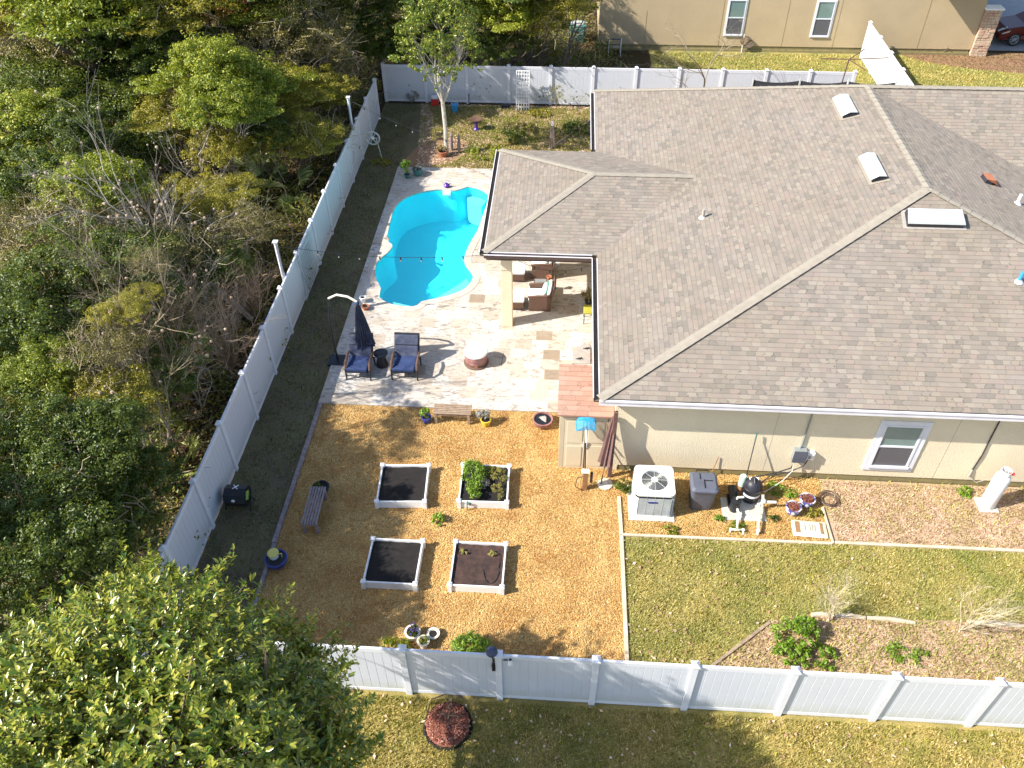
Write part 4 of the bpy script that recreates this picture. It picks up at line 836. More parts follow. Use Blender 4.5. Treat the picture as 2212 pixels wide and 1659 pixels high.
# folded navy cantilever parasol
g = gp(771, 652, 2.31); g.x += .02; g.y += .05; r = thing('cantilever_parasol', 'folded navy parasol hanging from a curved white arm beside the deck chairs', 'parasol', (g.x, g.y, .05))
def fold(H0, H1, R0, R1, n=16, seed=2, tilt=(0, 0)):
    rg = random.Random(seed); mb = MB(); rows = 9; vs = []
    for i in range(rows):
        t = i/(rows-1); R = R1+(R0-R1)*(1-t)**.8; z = H0+(H1-H0)*t
        for k_ in range(n*2): a = math.pi*k_/n; q = R*(1 if k_ % 2 else .62)*(1+.12*math.sin(a*3+seed)); vs.append((q*math.cos(a)+tilt[0]*t, q*math.sin(a)+tilt[1]*t, z+(.05*math.sin(a*2.5) if i == 0 else 0)))
    fs = [(i*2*n+k_, i*2*n+(k_+1) % (2*n), (i+1)*2*n+(k_+1) % (2*n), (i+1)*2*n+k_) for i in range(rows-1) for k_ in range(2*n)]
    mb.add(vs, fs); mb.f.append(tuple(range((rows-1)*2*n, rows*2*n))); return mb
tl = (-.10, -.12)
fold(.55, 2.15, .30, .05, tilt=(-.02, -.05)).build('canopy', 'navy2', r)
MB().tube([(0, 0, .42), (-.02, -.05, 2.2)], .02, 8).build('mast', 'dark', r); MB().ball((-.02, -.05, 2.22), .07, .07, .06).build('hub', 'navy', r)
MB().tube([(-.02, -.05, 2.26), (-.3, .05, 2.36), (-.65, .15, 2.34), (-.95, .25, 2.12)], .035, 10).build('arm', 'ivory', r, smooth=True)
MB().tube([(-.95, .25, 2.12), (-.98, .1, 1.6), (-.96, -.05, .8), (-.92, -.1, 0)], .035, 8).build('pole', 'black', r)
MB().bbox(-1.2, -.66, -.35, .15, -.05, .02, .01).build('base_plate', 'black', r)
g = gp(785, 652, .05); r = thing('white_pot', 'small white ring shaped pot at the pool edge behind the parasol', 'pot', g); MB().lathe([(.06, 0), (.10, .12), (.12, .2), (.08, .2), (.07, .1)], 18).build('pot_body', 'white', r)
MB().lathe([(.07, .1), (.07, .16)], 12).build('pot_soil', 'black', r)
g = gp(790, 668, .05); pot('flower_pot', 'short olive pot in shade beside the white ring shaped pot', g, .12, .14, 'terra')
# fire pit
g = gp(1029, 783, .05); r = thing('fire_pit', 'round rust pink fire pit with a white domed lid in mid patio', 'fire pit', (g.x, g.y, .05))
MB().lathe([(.37, 0), (.385, .03), (.33, .06), (.325, .12)], 30).build('base_ring', 'wicker', r, smooth=True)
MB().lathe([(.33, .12), (.345, .17), (.33, .21), (.35, .26), (.335, .31), (.345, .43)], 30).build('drum', 'firepit', r, smooth=True)
MB().lathe([(.36, .43), (.365, .47), (.345, .50), (.25, .52), (.0001, .53)], 30).build('lid', 'white', r, smooth=True)
mb = MB().bbox(-.02, .08, -.33, -.29, .06, .14, .01); mb.build('air_door', 'terra', r)
# grey stone with lizards, wooden cabinet next to the house
P = [gp(u, v, .05) for u, v in ((1237, 787), (1237, 757), (1242, 752), (1254, 748), (1262, 744), (1272, 744), (1275, 750), (1275, 787))]
mb = MB().prism([(p.x, p.y) for p in P], .052, .085); o = mb.build('garden_board', 'stonegrey', label='flat grey board with clipped corner lying on the patio behind the shed', cat='board')
for (u, v), t in (((1268, 753), 'dark metal lizard near the clipped corner of the grey board'), ((1252, 775), 'dark metal lizard on the middle of the grey board')):
    g = gp(u, v, .09); mb = MB().tube([(-.12, .03, 0), (-.05, 0, .01), (.05, .0, .01), (.1, -.03, 0)], [.01, .025, .03, .012], 6)
    for s_ in (-1, 1): mb.tube([(0, 0, 0), (.0, .07*s_, 0)], .01, 4).tube([(.06, 0, 0), (.09, .07*s_, 0)], .01, 4)
    mb.build('lizard_ornament', 'dark', label=t, cat='ornament', loc=g, rz=.3)
g = gp(1273, 787, .05); r = thing('wood_cabinet', 'orange brown wooden cabinet against the house wall behind the shed', 'cabinet', (1.05, g.y, .05))
MB().bbox(0, .42, 0, .55, 0, .55, .01).build('cabinet_body', 'post_wood', r); MB().bbox(-.02, .44, .28, .57, .56, .59, .008).build('cabinet_top', 'post_wood', r); MB().bbox(.03, .38, .02, .24, .551, .60, .01).build('tray', 'black', r)
r = thing('folded_chair', 'white slatted folding chair leaning beside the wooden cabinet', 'chair', (1.12, g.y+.68, .05))
for i in range(4): MB().box(.0+i*.09, .05+i*.09, 0, .78, .44, .46).build('slat', 'white', r)
for y in (.05, .7): MB().box(.0, .36, y, y+.04, 0, .435).build('leg', 'white', r)
MB().tube([gp(1083+i*1.5, 790-i*9, .055) for i in range(4)], .008, 5).build('hose_piece', 'hose', label='short curved brown hose piece on the patio by the fire pit', cat='hose')
# porch furniture
def armchair(label, loc, rz=0):
    r = thing('wicker_armchair', label, 'armchair', loc, rz, 'brown wicker armchairs under the porch')   # faces -x
    MB().bbox(0, .72, 0, .06, 0, .58, .02).build('arm_panel', 'wicker', r); MB().bbox(0, .72, .70, .76, 0, .58, .02).build('arm_panel', 'wicker', r)
    for y in (.03, .73): MB().tube([(-.02, y, .56), (.3, y, .60), (.7, y, .62)], .04, 8).build('armrest', 'wicker', r)
    MB().bbox(.02, .70, .07, .69, .12, .32, .02).build('seat_frame', 'wicker', r)
    m_ = Matrix.Translation((.66, 0, .30)) @ Matrix.Rotation(math.radians(14), 4, 'Y')
    MB().bbox(.0, .06, .0, .76, .0, .68, .03).xf(m_).build('back_frame', 'wicker', r)
    MB().bbox(-.02, .64, .08, .68, .32, .46, .05).build('seat_cushion', 'cushion', r, smooth=True)
    MB().ball((-.09, .38, .36), .10, .31, .30).xf(m_).build('back_cushion', 'cushion', r, smooth=True)
    p_ = MB().ball((-.22, .38, .30), .09, .24, .24).xf(m_).build('throw_pillow', 'cushion', r, smooth=True)
    MB().ball((-.17, .38, .33), .055, .265, .265).xf(m_).build('pillow_piping', 'greenstripe', p_, smooth=True); return r
def ottoman(label, loc):
    r = thing('ottoman', label, 'ottoman', loc, 0, 'wicker ottomans with white cushions under the porch')
    MB().bbox(0, .60, 0, .56, .06, .32, .02).build('ottoman_base', 'wicker', r); MB().bbox(-.01, .61, -.01, .57, .32, .44, .045).build('cushion', 'cushion', r, smooth=True)
    for x in (.02, .53):
        for y in (.02, .49): MB().box(x, x+.05, y, y+.05, 0, .06).build('foot', 'dark', r)
g = gp(1142, 672, .05); armchair('wicker armchair with striped pillow nearer the porch opening', (g.x, g.y, .05))
g2 = gp(1148, 603, .05); armchair('wicker armchair with striped pillow farther inside the porch', (g2.x, g2.y, .05))
q = gp(1112, 671, .05); ottoman('white cushioned ottoman nearer the porch opening, beside the column', (q.x-.30, q.y, .05))
q = gp(1112, 610, .05); ottoman('white cushioned ottoman farther inside the porch', (q.x-.26, q.y, .05))
r = thing('porch_table', 'small brown wicker table with glass top between the two armchairs', 'table', (g.x+.12, g.y+.83, .05))
MB().bbox(0, .46, 0, .36, .44, .48, .01).build('table_top', 'wicker', r); MB().box(.04, .42, .04, .32, .481, .488).build('glass_top', 'elec', r)
for x in (.01, .41):
    for y in (.01, .31): MB().box(x, x+.04, y, y+.04, 0, .44).build('leg', 'wicker', r)
g = gp(1186, 606, .5); pot('flower_pot', 'orange clay pot on the small porch table', (g.x, g.y, .54), .08, .13, 'terra', soil='mulchred')
g = gp(1262, 708, .05); r = thing('porch_stool', 'olive yellow cushioned metal stool at the right side of the porch opening', 'stool', (g.x-.05, g.y+.15, .05))
MB().bbox(0, .48, 0, .44, .42, .50, .03).build('cushion', 'olivefab', r, smooth=True)
for x in (.02, .44):
    for y in (.02, .40): MB().box(x, x+.025, y, y+.025, 0, .42).build('leg', 'dark', r)
g = gp(1271, 660, .05); pot('flower_pot', 'dark pot with spiky plant beside the house wall in the porch', (g.x, g.y, .05), .13, .25, 'dark')
plant('spiky_plant', 'brown spiky plant in the dark pot by the porch wall', 'plant', (g.x, g.y, .3), [(0, 0, .2, .2, .2, .25)], 90, .25, 'brown', 61, 12, .6, .12)
# poolside pots and ornaments
g = gp(880, 384, .05); pot('flower_pot', 'small teal pot at the far left corner of the patio', g, .12, .17, 'teal')
plant('potted_plant', 'tall lime green plant in the small teal corner pot', 'plant', (g.x, g.y, .18), [(-.02, 0, .32, .14, .14, .34)], 420, .12, 'lime', 71, 16, .5, .3, up=1)
g = gp(903, 378, .05); pot('flower_pot', 'wide grey green pot beside the lime plant at the patio corner', g, .2, .3, 'teal', [(.13, 0), (.2, .15), (.19, .24), (.22, .3), (.18, .3), (.17, .24)])
plant('potted_plant', 'low grey green plant in the wide patio corner pot', 'plant', (g.x, g.y, .26), [(0, 0, .07, .2, .18, .08)], 240, .07, 'grey', 72, 12)
g = gp(965, 405, .05); r = thing('bird_ornament', 'purple glazed bird shaped ornament at the pool edge above the skimmer', 'ornament', g, .4)
MB().lathe([(.05, 0), (.11, .05), (.12, .11), (.07, .18), (.03, .2)], 18).build('ornament_body', 'purple', r, smooth=True); MB().tube([(.08, 0, .1), (.17, 0, .16), (.2, 0, .2)], [.03, .02, .012], 6).build('spout', 'purple', r); MB().tube([(-.02, 0, .19), (-.02, 0, .27)], [.03, .008], 6).build('crest', 'purple', r)
for i, (u, v, t) in enumerate([(838, 728, 'pool edge leaf ornament'), ]): pass
g = gp(843, 520, .06); r = thing('shadow_stand_in', 'made-up grey shape standing in for a shadow at the left pinch of the pool edge', 'ornament', (g.x-.2, g.y+.15, .05))  # made-up solid shape in place of a shadow on the pool edge
MB().tube([(0, 0, 0), (.03, -.1, .12), (.1, -.2, .2), (.2, -.28, .12)], [.04, .05, .06, .03], 8).build('ornament_body', 'stonegrey', r, smooth=True); MB().box(-.08, .05, -.06, .06, 0, .04).build('foot_plate', 'stonegrey', r)

# ================================================================== EQUIPMENT BY THE WALL
g = gp(1363, 1124); g2 = gp(1452, 1128); W_ = .80
r = thing('air_conditioner', 'grey louvred air conditioner with a round top fan grille beside the slate bin', 'air conditioner', (g.x+.05, g.y+.10, .06))
def rrect(w_, d_, rr, n=5):
    P = []
    for cx, cy, a0 in ((w_-rr, rr, -90), (w_-rr, d_-rr, 0), (rr, d_-rr, 90), (rr, rr, 180)):
        for i in range(n+1): a = math.radians(a0+90*i/n); P.append((cx+rr*math.cos(a), cy+rr*math.sin(a)))
    return P
W_, H_ = .98, .86
inn = [(x*.955+.02, y*.955+.02) for x, y in rrect(W_, W_, .12)]
MB().prism(inn, .04, H_-.06).build('coil_core', 'dark', r); MB().prism(rrect(W_, W_, .12), 0, .05).build('base_pan', 'white', r)
mb = MB(); rr = rrect(W_, W_, .12, 4)
for i in range(16):
    z = .08+i*.041; mb.tube([(x, y, z) for x, y in rr]+[(rr[0][0], rr[0][1], z)], .009, 4, False)
mb.build('louvre_guard', 'galv', r)
mb = MB()
for i in range(5):
    x = .08+i*(W_-.16)/4; mb.box(x-.0025, x+.0025, -.008, .0, .05, H_-.05).box(-.008, 0, x-.003, x+.003, .05, H_-.05).box(W_, W_+.008, x-.003, x+.003, .05, H_-.05)
mb.build('guard_wire', 'galv', r)
MB().box(.32, .54, -.02, -.009, .56, .61).build('name_plate', 'blueglaze', r)
# top panel with round hole
bm = bmesh.new(); ed = []
for P, zz in ((rrect(W_, W_, .12), H_), ([(W_/2+.335*math.cos(a), W_/2+.335*math.sin(a)) for a in np.linspace(0, 2*math.pi, 36, endpoint=False)], H_)):
    vs = [bm.verts.new((x, y, zz)) for x, y in P]; ed += [bm.edges.new((vs[i], vs[(i+1) % len(vs)])) for i in range(len(vs))]
bmesh.ops.triangle_fill(bm, edges=ed, use_beauty=True); gm = bmesh.ops.extrude_face_region(bm, geom=bm.faces[:])
for v in [e for e in gm['geom'] if isinstance(e, bmesh.types.BMVert)]: v.co.z -= .075
bmesh.ops.recalc_face_normals(bm, faces=bm.faces); me = D.meshes.new('top_panel'); bm.to_mesh(me); bm.free(); me.materials.append(M['white']); link('top_panel', me, r)
fan = MB()
for i in range(3):
    a = i*2.094+.5
    pts = []
    for t, wz in ((.07, .09), (.2, .13), (.30, .15)):
        for s_ in (-1, 1): b_ = a+s_*wz*1.9/(t*6+1)*1.4; pts.append((W_/2+t*math.cos(b_), W_/2+t*math.sin(b_), .72+.03*s_))
    fan.add(pts, [(0, 1, 3, 2), (2, 3, 5, 4)])
fan.build('fan_blade_set', 'galv', r); MB().lathe([(.09, .62), (.09, .76)], 16, (W_/2, W_/2)).build('motor', 'dark', r); MB().lathe([(.33, .585), (.33, .59)], 30, (W_/2, W_/2)).build('inner_floor', 'black', r)
gr = MB()
for rad in [.105+.03*i for i in range(9)]: gr.tube([(W_/2+rad*math.cos(a), W_/2+rad*math.sin(a), H_+.012) for a in np.linspace(0, 2*math.pi, 33)], .0028, 4, False)
for a in np.linspace(0, 2*math.pi, 9)[:-1]: gr.tube([(W_/2+.08*math.cos(a), W_/2+.08*math.sin(a), H_+.02), (W_/2+.345*math.cos(a), W_/2+.345*math.sin(a), H_+.012)], .006, 5)
gr.build('fan_grille', 'galv', r); MB().lathe([(.085, H_+.012), (.085, H_+.03), (.05, H_+.036)], 20, (W_/2, W_/2)).build('grille_hub', 'white', r)
MB().bbox(g.x-.06, g.x+1.10, g.y-.02, g.y+1.16, -.02, .055, .012).build('concrete_pad', 'concrete', label='pale square concrete pad under the air conditioner', cat='pad')
# bin
g = gp(1512, 1107); r = thing('rubbish_bin', 'slate grey lidded bin with wheels between the air conditioner and the pump', 'bin', (g.x-.31, g.y+.0, 0)); r.scale = (1.16, 1.16, 1.1)
mb = MB(); a_, b_ = rrect(.46, .44, .06), rrect(.56, .54, .08); n = len(a_)
mb.add([(x+.05, y+.05, .03) for x, y in a_]+[(x, y, .72) for x, y in b_], [tuple(range(n))[::-1]]+[(i, (i+1) % n, n+(i+1) % n, n+i) for i in range(n)]); mb.build('bin_body', 'grayplastic', r, smooth=True)
mb = MB(); c_ = [(x*1.06-.017, y*1.06-.017) for x, y in b_]; d_ = [(x*.86+.04, y*.86+.04) for x, y in b_]
mb.add([(x, y, .70) for x, y in c_]+[(x, y, .755) for x, y in c_]+[(x, y, .80) for x, y in d_], [(k_*n+i, k_*n+(i+1) % n, (k_+1)*n+(i+1) % n, (k_+1)*n+i) for k_ in (0, 1) for i in range(n)]+[tuple(range(2*n, 3*n))]); lid = mb.build('lid', 'grayplastic', r)
MB().box(.27, .29, .06, .3, .801, .812).box(.29, .46, .27, .29, .801, .812).box(.19, .21, .32, .48, .801, .812).build('lid_groove', 'black', lid)
MB().tube([(.15, .54, .7), (.15, .63, .74), (.41, .63, .74), (.41, .54, .7)], .014, 6).build('handle', 'black', r)
for x in (.08, .44): MB().tube([(x, .50, .08), (x+.05, .50, .08)], .08, 14).build('wheel', 'tyre', r)
# pool pump, filter, pipes
g = gp(1570, 1130); gx, gy_ = g.x, g.y
MB().bbox(gp(1560, 1100).x-.02, gp(1650, 1100).x, gy_+.08, gy_+.80, -.02, .05, .012).build('concrete_pad', 'concrete', label='pale concrete pad under the black pool pump and filter', cat='pad')
g = gp(1583, 1095); r = thing('pool_pump', 'black pool pump with white unions in front of the filter', 'pump', (g.x, g.y, .05))
MB().tube([(0, .05, .18), (0, .45, .2)], [.11, .12], 14).build('motor', 'black', r); MB().lathe([(.12, 0), (.13, .1), (.12, .32), (.14, .34), (.13, .38)], 18, (0, -.12)).build('strainer', 'black', r, smooth=True)
MB().bbox(-.14, .14, -.1, .35, 0, .06, .01).build('base', 'black', r); MB().tube([(.02, -.1, .40), (.02, -.1, .46), (.18, -.08, .46)], .03, 8).build('union', 'pvc', r)
g = gp(1617, 1082); r = thing('pool_filter', 'tall black ribbed cartridge filter of the pool system with white label on its dome', 'filter', (g.x+.02, g.y+.05, .05))
MB().lathe([(.19, 0), (.22, .05), (.22, .42), (.245, .44), (.245, .50), (.22, .52)], 24).build('tank', 'black', r, smooth=True)
MB().lathe([(.225, .50), (.215, .60), (.15, .69), (.06, .73), (.001, .74)], 24).build('dome', 'dark', r, smooth=True); MB().tube([(.0, -.1, .7), (0, .02, .76)], .035, 10).build('valve', 'black', r)
mb = MB()
for i in range(12): a = math.radians(200+i*12); mb.add([(.232*math.cos(a), .232*math.sin(a), .33), (.232*math.cos(a+.21), .232*math.sin(a+.21), .33), (.232*math.cos(a+.21), .232*math.sin(a+.21), .25), (.232*math.cos(a), .232*math.sin(a), .25)], [(0, 1, 2, 3)])
mb.build('label_band', 'fascia', r); MB().add([(-.12, .02, .712), (.12, .02, .712), (.12, .12, .702), (-.12, .12, .702)], [(0, 1, 2, 3)]).build('sticker', 'white', r)
g = gp(1600, 1065); r = thing('chlorinator', 'pale green chlorine feeder with brown collar standing between pump and filter', 'chlorinator', (g.x-.06, g.y-.05, .05))
MB().lathe([(.07, .15), (.075, .2), (.075, .34)], 16).build('body', 'post_wood', r); MB().lathe([(.085, .34), (.09, .38), (.09, .66), (.07, .70)], 18).build('canister', simple('pale_green_plastic', (.48, .66, .55), None, 4, .4), r, smooth=True)
MB().tube([(0, 0, 0), (0, 0, .16)], .03, 8).build('pipe', 'pvc', r)
def pipes(label, paths, rr=.032):
    mb = MB(); nm = 'pvc_pipework'
    root = thing(nm, label, 'pipes', paths[0][0])
    o0 = Vector(paths[0][0])
    for i, P in enumerate(paths): MB().tube([Vector(p)-o0 for p in P], rr, 10).build('pipe', 'pvc', root)
    for P in paths:
        for p in P[1:-1]: MB().ball(tuple(Vector(p)-o0), rr*1.45, n=10, m=6).build('elbow', 'pvc', root)
    return root
a = gp(1590, 1152); b = gp(1585, 1105)
pipes('white pipework running from the pump to a forked end at the near edging', [((b.x+.03, b.y+.05, .22), (b.x+.06, b.y-.2, .2), (a.x+.02, a.y+.08, .10)), ((a.x-.15, a.y+.02, .0), (a.x-.14, a.y+.04, .10), (a.x+.17, a.y+.04, .10), (a.x+.17, a.y-.02, .0))])
a = gp(1636, 1155); b = gp(1640, 1100)
pipes('white pipework with a valve cluster right of the pool filter', [((a.x, a.y, .0), (a.x, a.y+.02, .14), (b.x-.06, b.y-.05, .24), (b.x+.05, b.y+.02, .28), (b.x+.04, b.y+.14, .42)), ((b.x+.05, b.y+.02, .28), (b.x+.38, b.y+.04, .26))], .036)
mb = MB().ball((b.x+.06, b.y+.02, .30), .07, n=10, m=6); mb.build('pipe_valve', 'ivory', label='white diverter valve on the pipework right of the filter', cat='valve')
a = gp(1605, 1058); MB().tube([(a.x, a.y, 0.0), (a.x+.10, 14.86, 1.55)], .014, 6).build('pool_pole', 'dark', label='long dark pole leaning on the wall behind the pump', cat='pole')
MB().tube([(a.x+.095, 14.85, 1.5), (a.x+.10, 14.86, 1.72)], .018, 8).build('pole_grip', 'teal', label='teal grip end of the long dark pole on the wall', cat='pole grip')
a = gp(1533, 1030); MB().tube([(a.x, a.y, 0.0), (a.x+.13, 14.92, .72)], .012, 6).build('garden_stake', 'post_wood', label='short brown stake leaning on the wall behind the slate bin', cat='stake')
for (u, v), t in (((1710, 1102), 'blue and white pot of red mulch, nearer of the pair'), ((1740, 1085), 'blue and white pot of red mulch, farther of the pair by the hose coil')):
    g = gp(u, v+6); k = N('blue_white_ceramic'); f = k.ramp(k.noise(14, 2), [(.48, (0, 0, 0)), (.52, (1, 1, 1))]); k.fin(k.mix(f, (.70, .68, .70), (.07, .08, .30)), .3); M['bw'] = k.m
    r = pot('patterned_pot', t, g, .19, .27, 'bw', [(.11, 0), (.17, .1), (.19, .2), (.20, .27), (.17, .27), (.165, .2)], soil='mulchred', group='blue and white pots by the pool filter')
    rs = np.random.RandomState(int(u)); n_ = 160; C = np.stack([rs.randn(n_)*.065, rs.randn(n_)*.065, .27+rs.rand(n_)*.03], 1); V, F = leaves_np(C, unit(np.array([0, 0, 1.])+rs.randn(n_, 3)*.5), .06, rs, .4); npmesh('red_mulch_chips', V, F, M['mulchred'], r, kind='stuff')
g = gp(1789, 1080); mb = MB(); rg = random.Random(9)
for i in range(9):
    R = .15+.014*i; ox, oy = rg.uniform(-.03, .03), rg.uniform(-.03, .03); ph = rg.uniform(0, 6)
    mb.tube([(ox+R*math.cos(a+ph), oy+R*math.sin(a+ph), .02+.012*i*(.6+.4*math.sin(a*2+i))) for a in np.linspace(0, 2*math.pi, 26)], .011, 5, False)
mb.build('hose_coil', 'hose', label='brown garden hose coiled on the straw mulch by the patterned pots', cat='hose', loc=g)
g = gp(1712, 1160); r = thing('soil_sack', 'cream plastic sack of potting soil lying at the bed corner', 'sack', (g.x, g.y, .01), math.radians(-3))
mb = MB(); nn = 12; vs = []; fs = []
for s_ in (1, -1):
    for i in range(nn+1):
        for j in range(nn+1):
            x, y = i/nn, j/nn; zz = .05+s_*.05*(min(1, 5*x*(1-x)*1.4)*min(1, 5*y*(1-y)*1.6))+.004*math.sin(17*x+9*y); vs.append((x*.86, y*.50, zz))
for q in range(2):
    for i in range(nn):
        for j in range(nn): k_ = q*(nn+1)**2+i*(nn+1)+j; fs.append((k_, k_+nn+1, k_+nn+2, k_+1))
mb.add(vs, fs).build('sack_body', 'paper', r, smooth=True)
MB().box(.07, .19, .08, .42, .103, .107).build('brown_print', 'sackbrown', r); MB().box(.68, .74, .09, .43, .103, .107).build('brown_print', 'sackbrown', r); MB().box(.30, .33, .16, .36, .103, .107).build('grey_print', 'ink', r)
mb = MB()
for i in range(3): mb.box(.42+i*.06, .455+i*.06, .16, .36, .103, .106)
mb.build('text_lines', 'ink', r)
# propane tank
g = gp(2130, 1095); r = thing('propane_tank', 'tall white propane cylinder with a red valve cap beside the house wall', 'gas cylinder', (g.x+.02, g.y+.05, .05))
MB().lathe([(.17, 0), (.19, .03), (.19, 1.02), (.17, 1.12), (.10, 1.19), (.05, 1.21)], 28).build('cylinder', 'white', r, smooth=True)
MB().lathe([(.13, 1.14), (.13, 1.32), (.12, 1.32), (.12, 1.15)], 20).build('collar', 'white', r); MB().tube([(0, 0, 1.2), (0, 0, 1.3)], .03, 8).build('valve', 'stonegrey', r); MB().tube([(.08, -.05, 1.26), (.17, -.07, 1.26)], .04, 10).build('regulator_cap', 'red', r)
MB().add([(-.05, -.192, .70), (.1, -.165, .74), (.1, -.165, .77), (-.05, -.192, .74)], [(0, 1, 2, 3)]).add([(.0, -.195, .64), (.12, -.15, .68), (.12, -.15, .70), (.0, -.195, .66)], [(0, 1, 2, 3)]).build('lettering', 'ink', r)
MB().bbox(g.x-.23, g.x+.25, g.y-.2, g.y+.28, -.01, .05, .01).build('concrete_pad', 'concrete', label='small concrete pad under the white propane cylinder', cat='pad')
# brown parasol by the corner, skimmer net, hose post
g = gp(1297, 1050); r = thing('market_parasol', 'folded brown canvas parasol leaning at the house corner beside the shed', 'parasol', (g.x, g.y, 0))
tp = gp(1328, 874, 2.2)-g; tp.y = min(tp.y, 14.85-g.y)
fc = fold(.75, 2.15, .19, .06, 9, 4, tilt=(tp.x*.66, tp.y*.66)); fc.v = [(x+tp.x*.33, y+tp.y*.33, z) for x, y, z in fc.v]; fc.build('canopy', 'brown_canvas', r)
MB().tube([(0, 0, 0), tuple(tp*.36), tuple(tp)], [.018, .02, .02], 8).build('pole', 'post_wood', r); MB().ball(tuple(tp*.31), .04, .04, .07).build('finial', 'brown_canvas', r)
MB().lathe([(.20, 0), (.2, .05), (.05, .1)], 18, (.12, .05)).build('weight', 'ivory', r)
g = gp(1310, 1035); MB().box(-.05, .05, -.045, .045, 0, 2.45).build('dark_post', 'brown_canvas', label='dark brown post standing at the house corner behind the folded parasol', cat='post', loc=(1.50, 14.70, 0), rz=.1)
g = gp(1262, 1060); r = thing('hose_post', 'brown wooden post holding a coiled hose beside the shed', 'hose post', (g.x-.06, g.y, 0))
MB().bbox(0, .13, 0, .11, 0, .70, .008).build('post', 'post_wood', r); MB().bbox(-.05, .16, -.02, .13, .70, .73, .006).build('shelf', 'ivory', r)
mb = MB()
for i in range(9): R = .17+.006*i; mb.tube([(.20+.012*(i % 5), .08+R*.25*math.cos(a), .46+R*math.sin(a)) for a in np.linspace(0, 2*math.pi, 18)], .010, 5, False)
mb.build('hose_coil', 'dark', r); MB().tube([(.0, .05, .5), (-.14, .05, .45), (-.18, .0, .15), (.0, -.06, .08)], .011, 6).build('hose_end', 'dark', r)
g0 = Vector((g.x+.02, g.y+.12, .72)); r = thing('skimmer_net', 'bright blue leaf skimmer net on a black pole leaning against the shed doors', 'pool net', g0)
tp = Vector((.78, 14.84, 1.98))-g0; MB().tube([(0, 0, -.7), tp], .014, 8).build('pole', 'black', r); MB().tube([tp*.55, tp*.97], .019, 8).build('grip', 'white', r)
mb = MB(); out = [(-.24, -.26), (-.25, -.05), (-.2, .05), (-.08, .10), (.08, .10), (.2, .05), (.25, -.05), (.24, -.26)]
fr_ = Vector((0, 0, 0)); ups = Vector((.0, .35, .94)).normalized()
P = [tp+Vector((x, 0, 0))+ups*y for x, y in out]; MB().tube(P, .014, 6).build('rim', 'blue', r)
bag = [p+Vector((0, -.05, -.02)) for p in P]; cen = tp+Vector((0, -.12, -.08)); mb.add([tuple(p) for p in P]+[tuple(p) for p in bag]+[tuple(cen)], [(i, i+1, 9+i, 8+i) for i in range(7)]+[(8+i, 9+i, 16) for i in range(7)]+[(0, 8, 16, 15, 7)]); mb.build('net', 'bluenet', r)
plant('wall_plant', 'dark leafy plant at the house corner beside the air conditioner', 'plant', gp(1345, 1058), [(0, 0, .14, .2, .18, .14)], 420, .07, 'dark', 81, 16)
for i, (u, v, t, rx) in enumerate([(1445, 1148, 'low green weed at the near right corner of the air conditioner pad', .18), (1553, 1125, 'green weed left of the pump pad', .14), (1590, 1142, 'green weed around the forked white pipe', .2), (1668, 1122, 'green weed right of the white valve cluster', .13), (1690, 1062, 'wide yellow green weed patch between filter and wall', .35), (2085, 1066, 'bright green weed beside the propane cylinder pad', .22), (1760, 1112, 'green weed beside the farther patterned pot', .2)]):
    plant('weed', t, 'weed', gp(u, v), [(0, 0, .07, rx, rx*.7, .08)], int(1400*rx), .06, ('bright', 'lime', 'bright', 'dark', 'lime', 'lime', 'olive')[i], 90+i, 14, .5)

# ================================================================== GARDEN BEHIND THE POOL
def post4(label, x, y, h, lean):
    r = thing('light_post', label, 'post', (x, y, 0)); MB().tube([(0, 0, 0), (0, 0, 2.0), (lean, 0, h)], .065, 4).build('post', 'vinyl', r); MB().bbox(lean-.08, lean+.08, -.08, .08, h, h+.03, .005).build('post_cap', 'vinyl', r)
    MB().tube([(lean+.06, 0, h-.1), (lean+.06, -.02, h-.5), (.07, -.02, h-1.1)], .008, 5).build('cord', 'black', r)
    return Vector((x+lean, y, h))
pA = post4('tall white post for string lights rising from the side fence behind the pool', -8.72, 31.42, 2.92, -.0)
pB = post4('tall white post for string lights rising from the side fence level with the pool', -8.72, 20.9, 3.02, -.0)
def lights(label, a, b, nb_, sag):
    r = thing('string_lights', label, 'string lights', a); d = b-a; pts = []
    for i in range(25): t = i/24; pts.append(d*t+Vector((0, 0, -sag*4*t*(1-t))))
    MB().tube(pts, .007, 5).build('wire', 'black', r)
    for i in range(1, nb_): t = i/nb_; p = d*t+Vector((0, 0, -sag*4*t*(1-t))); q = MB().tube([p, p+Vector((0, 0, -.09))], .022, 6).build('socket', 'black', r); MB().ball(tuple(p+Vector((0, 0, -.13))), .022, .022, .03, 8, 6).build('bulb', 'stonegrey', q)
lights('string lights crossing above the pool to the porch corner', pB+Vector((0, 0, -.1)), Vector((LX, LY0, 3.0)), 10, .25)
lights('string lights crossing near the back tree to the far porch corner', pA+Vector((0, 0, -.1)), Vector((LX, LY1, 3.0)), 9, .3)
lights('string lights hanging inside the porch opening', Vector((-1.3, 20.9, 2.6)), Vector((1.1, 20.95, 2.6)), 5, .35)
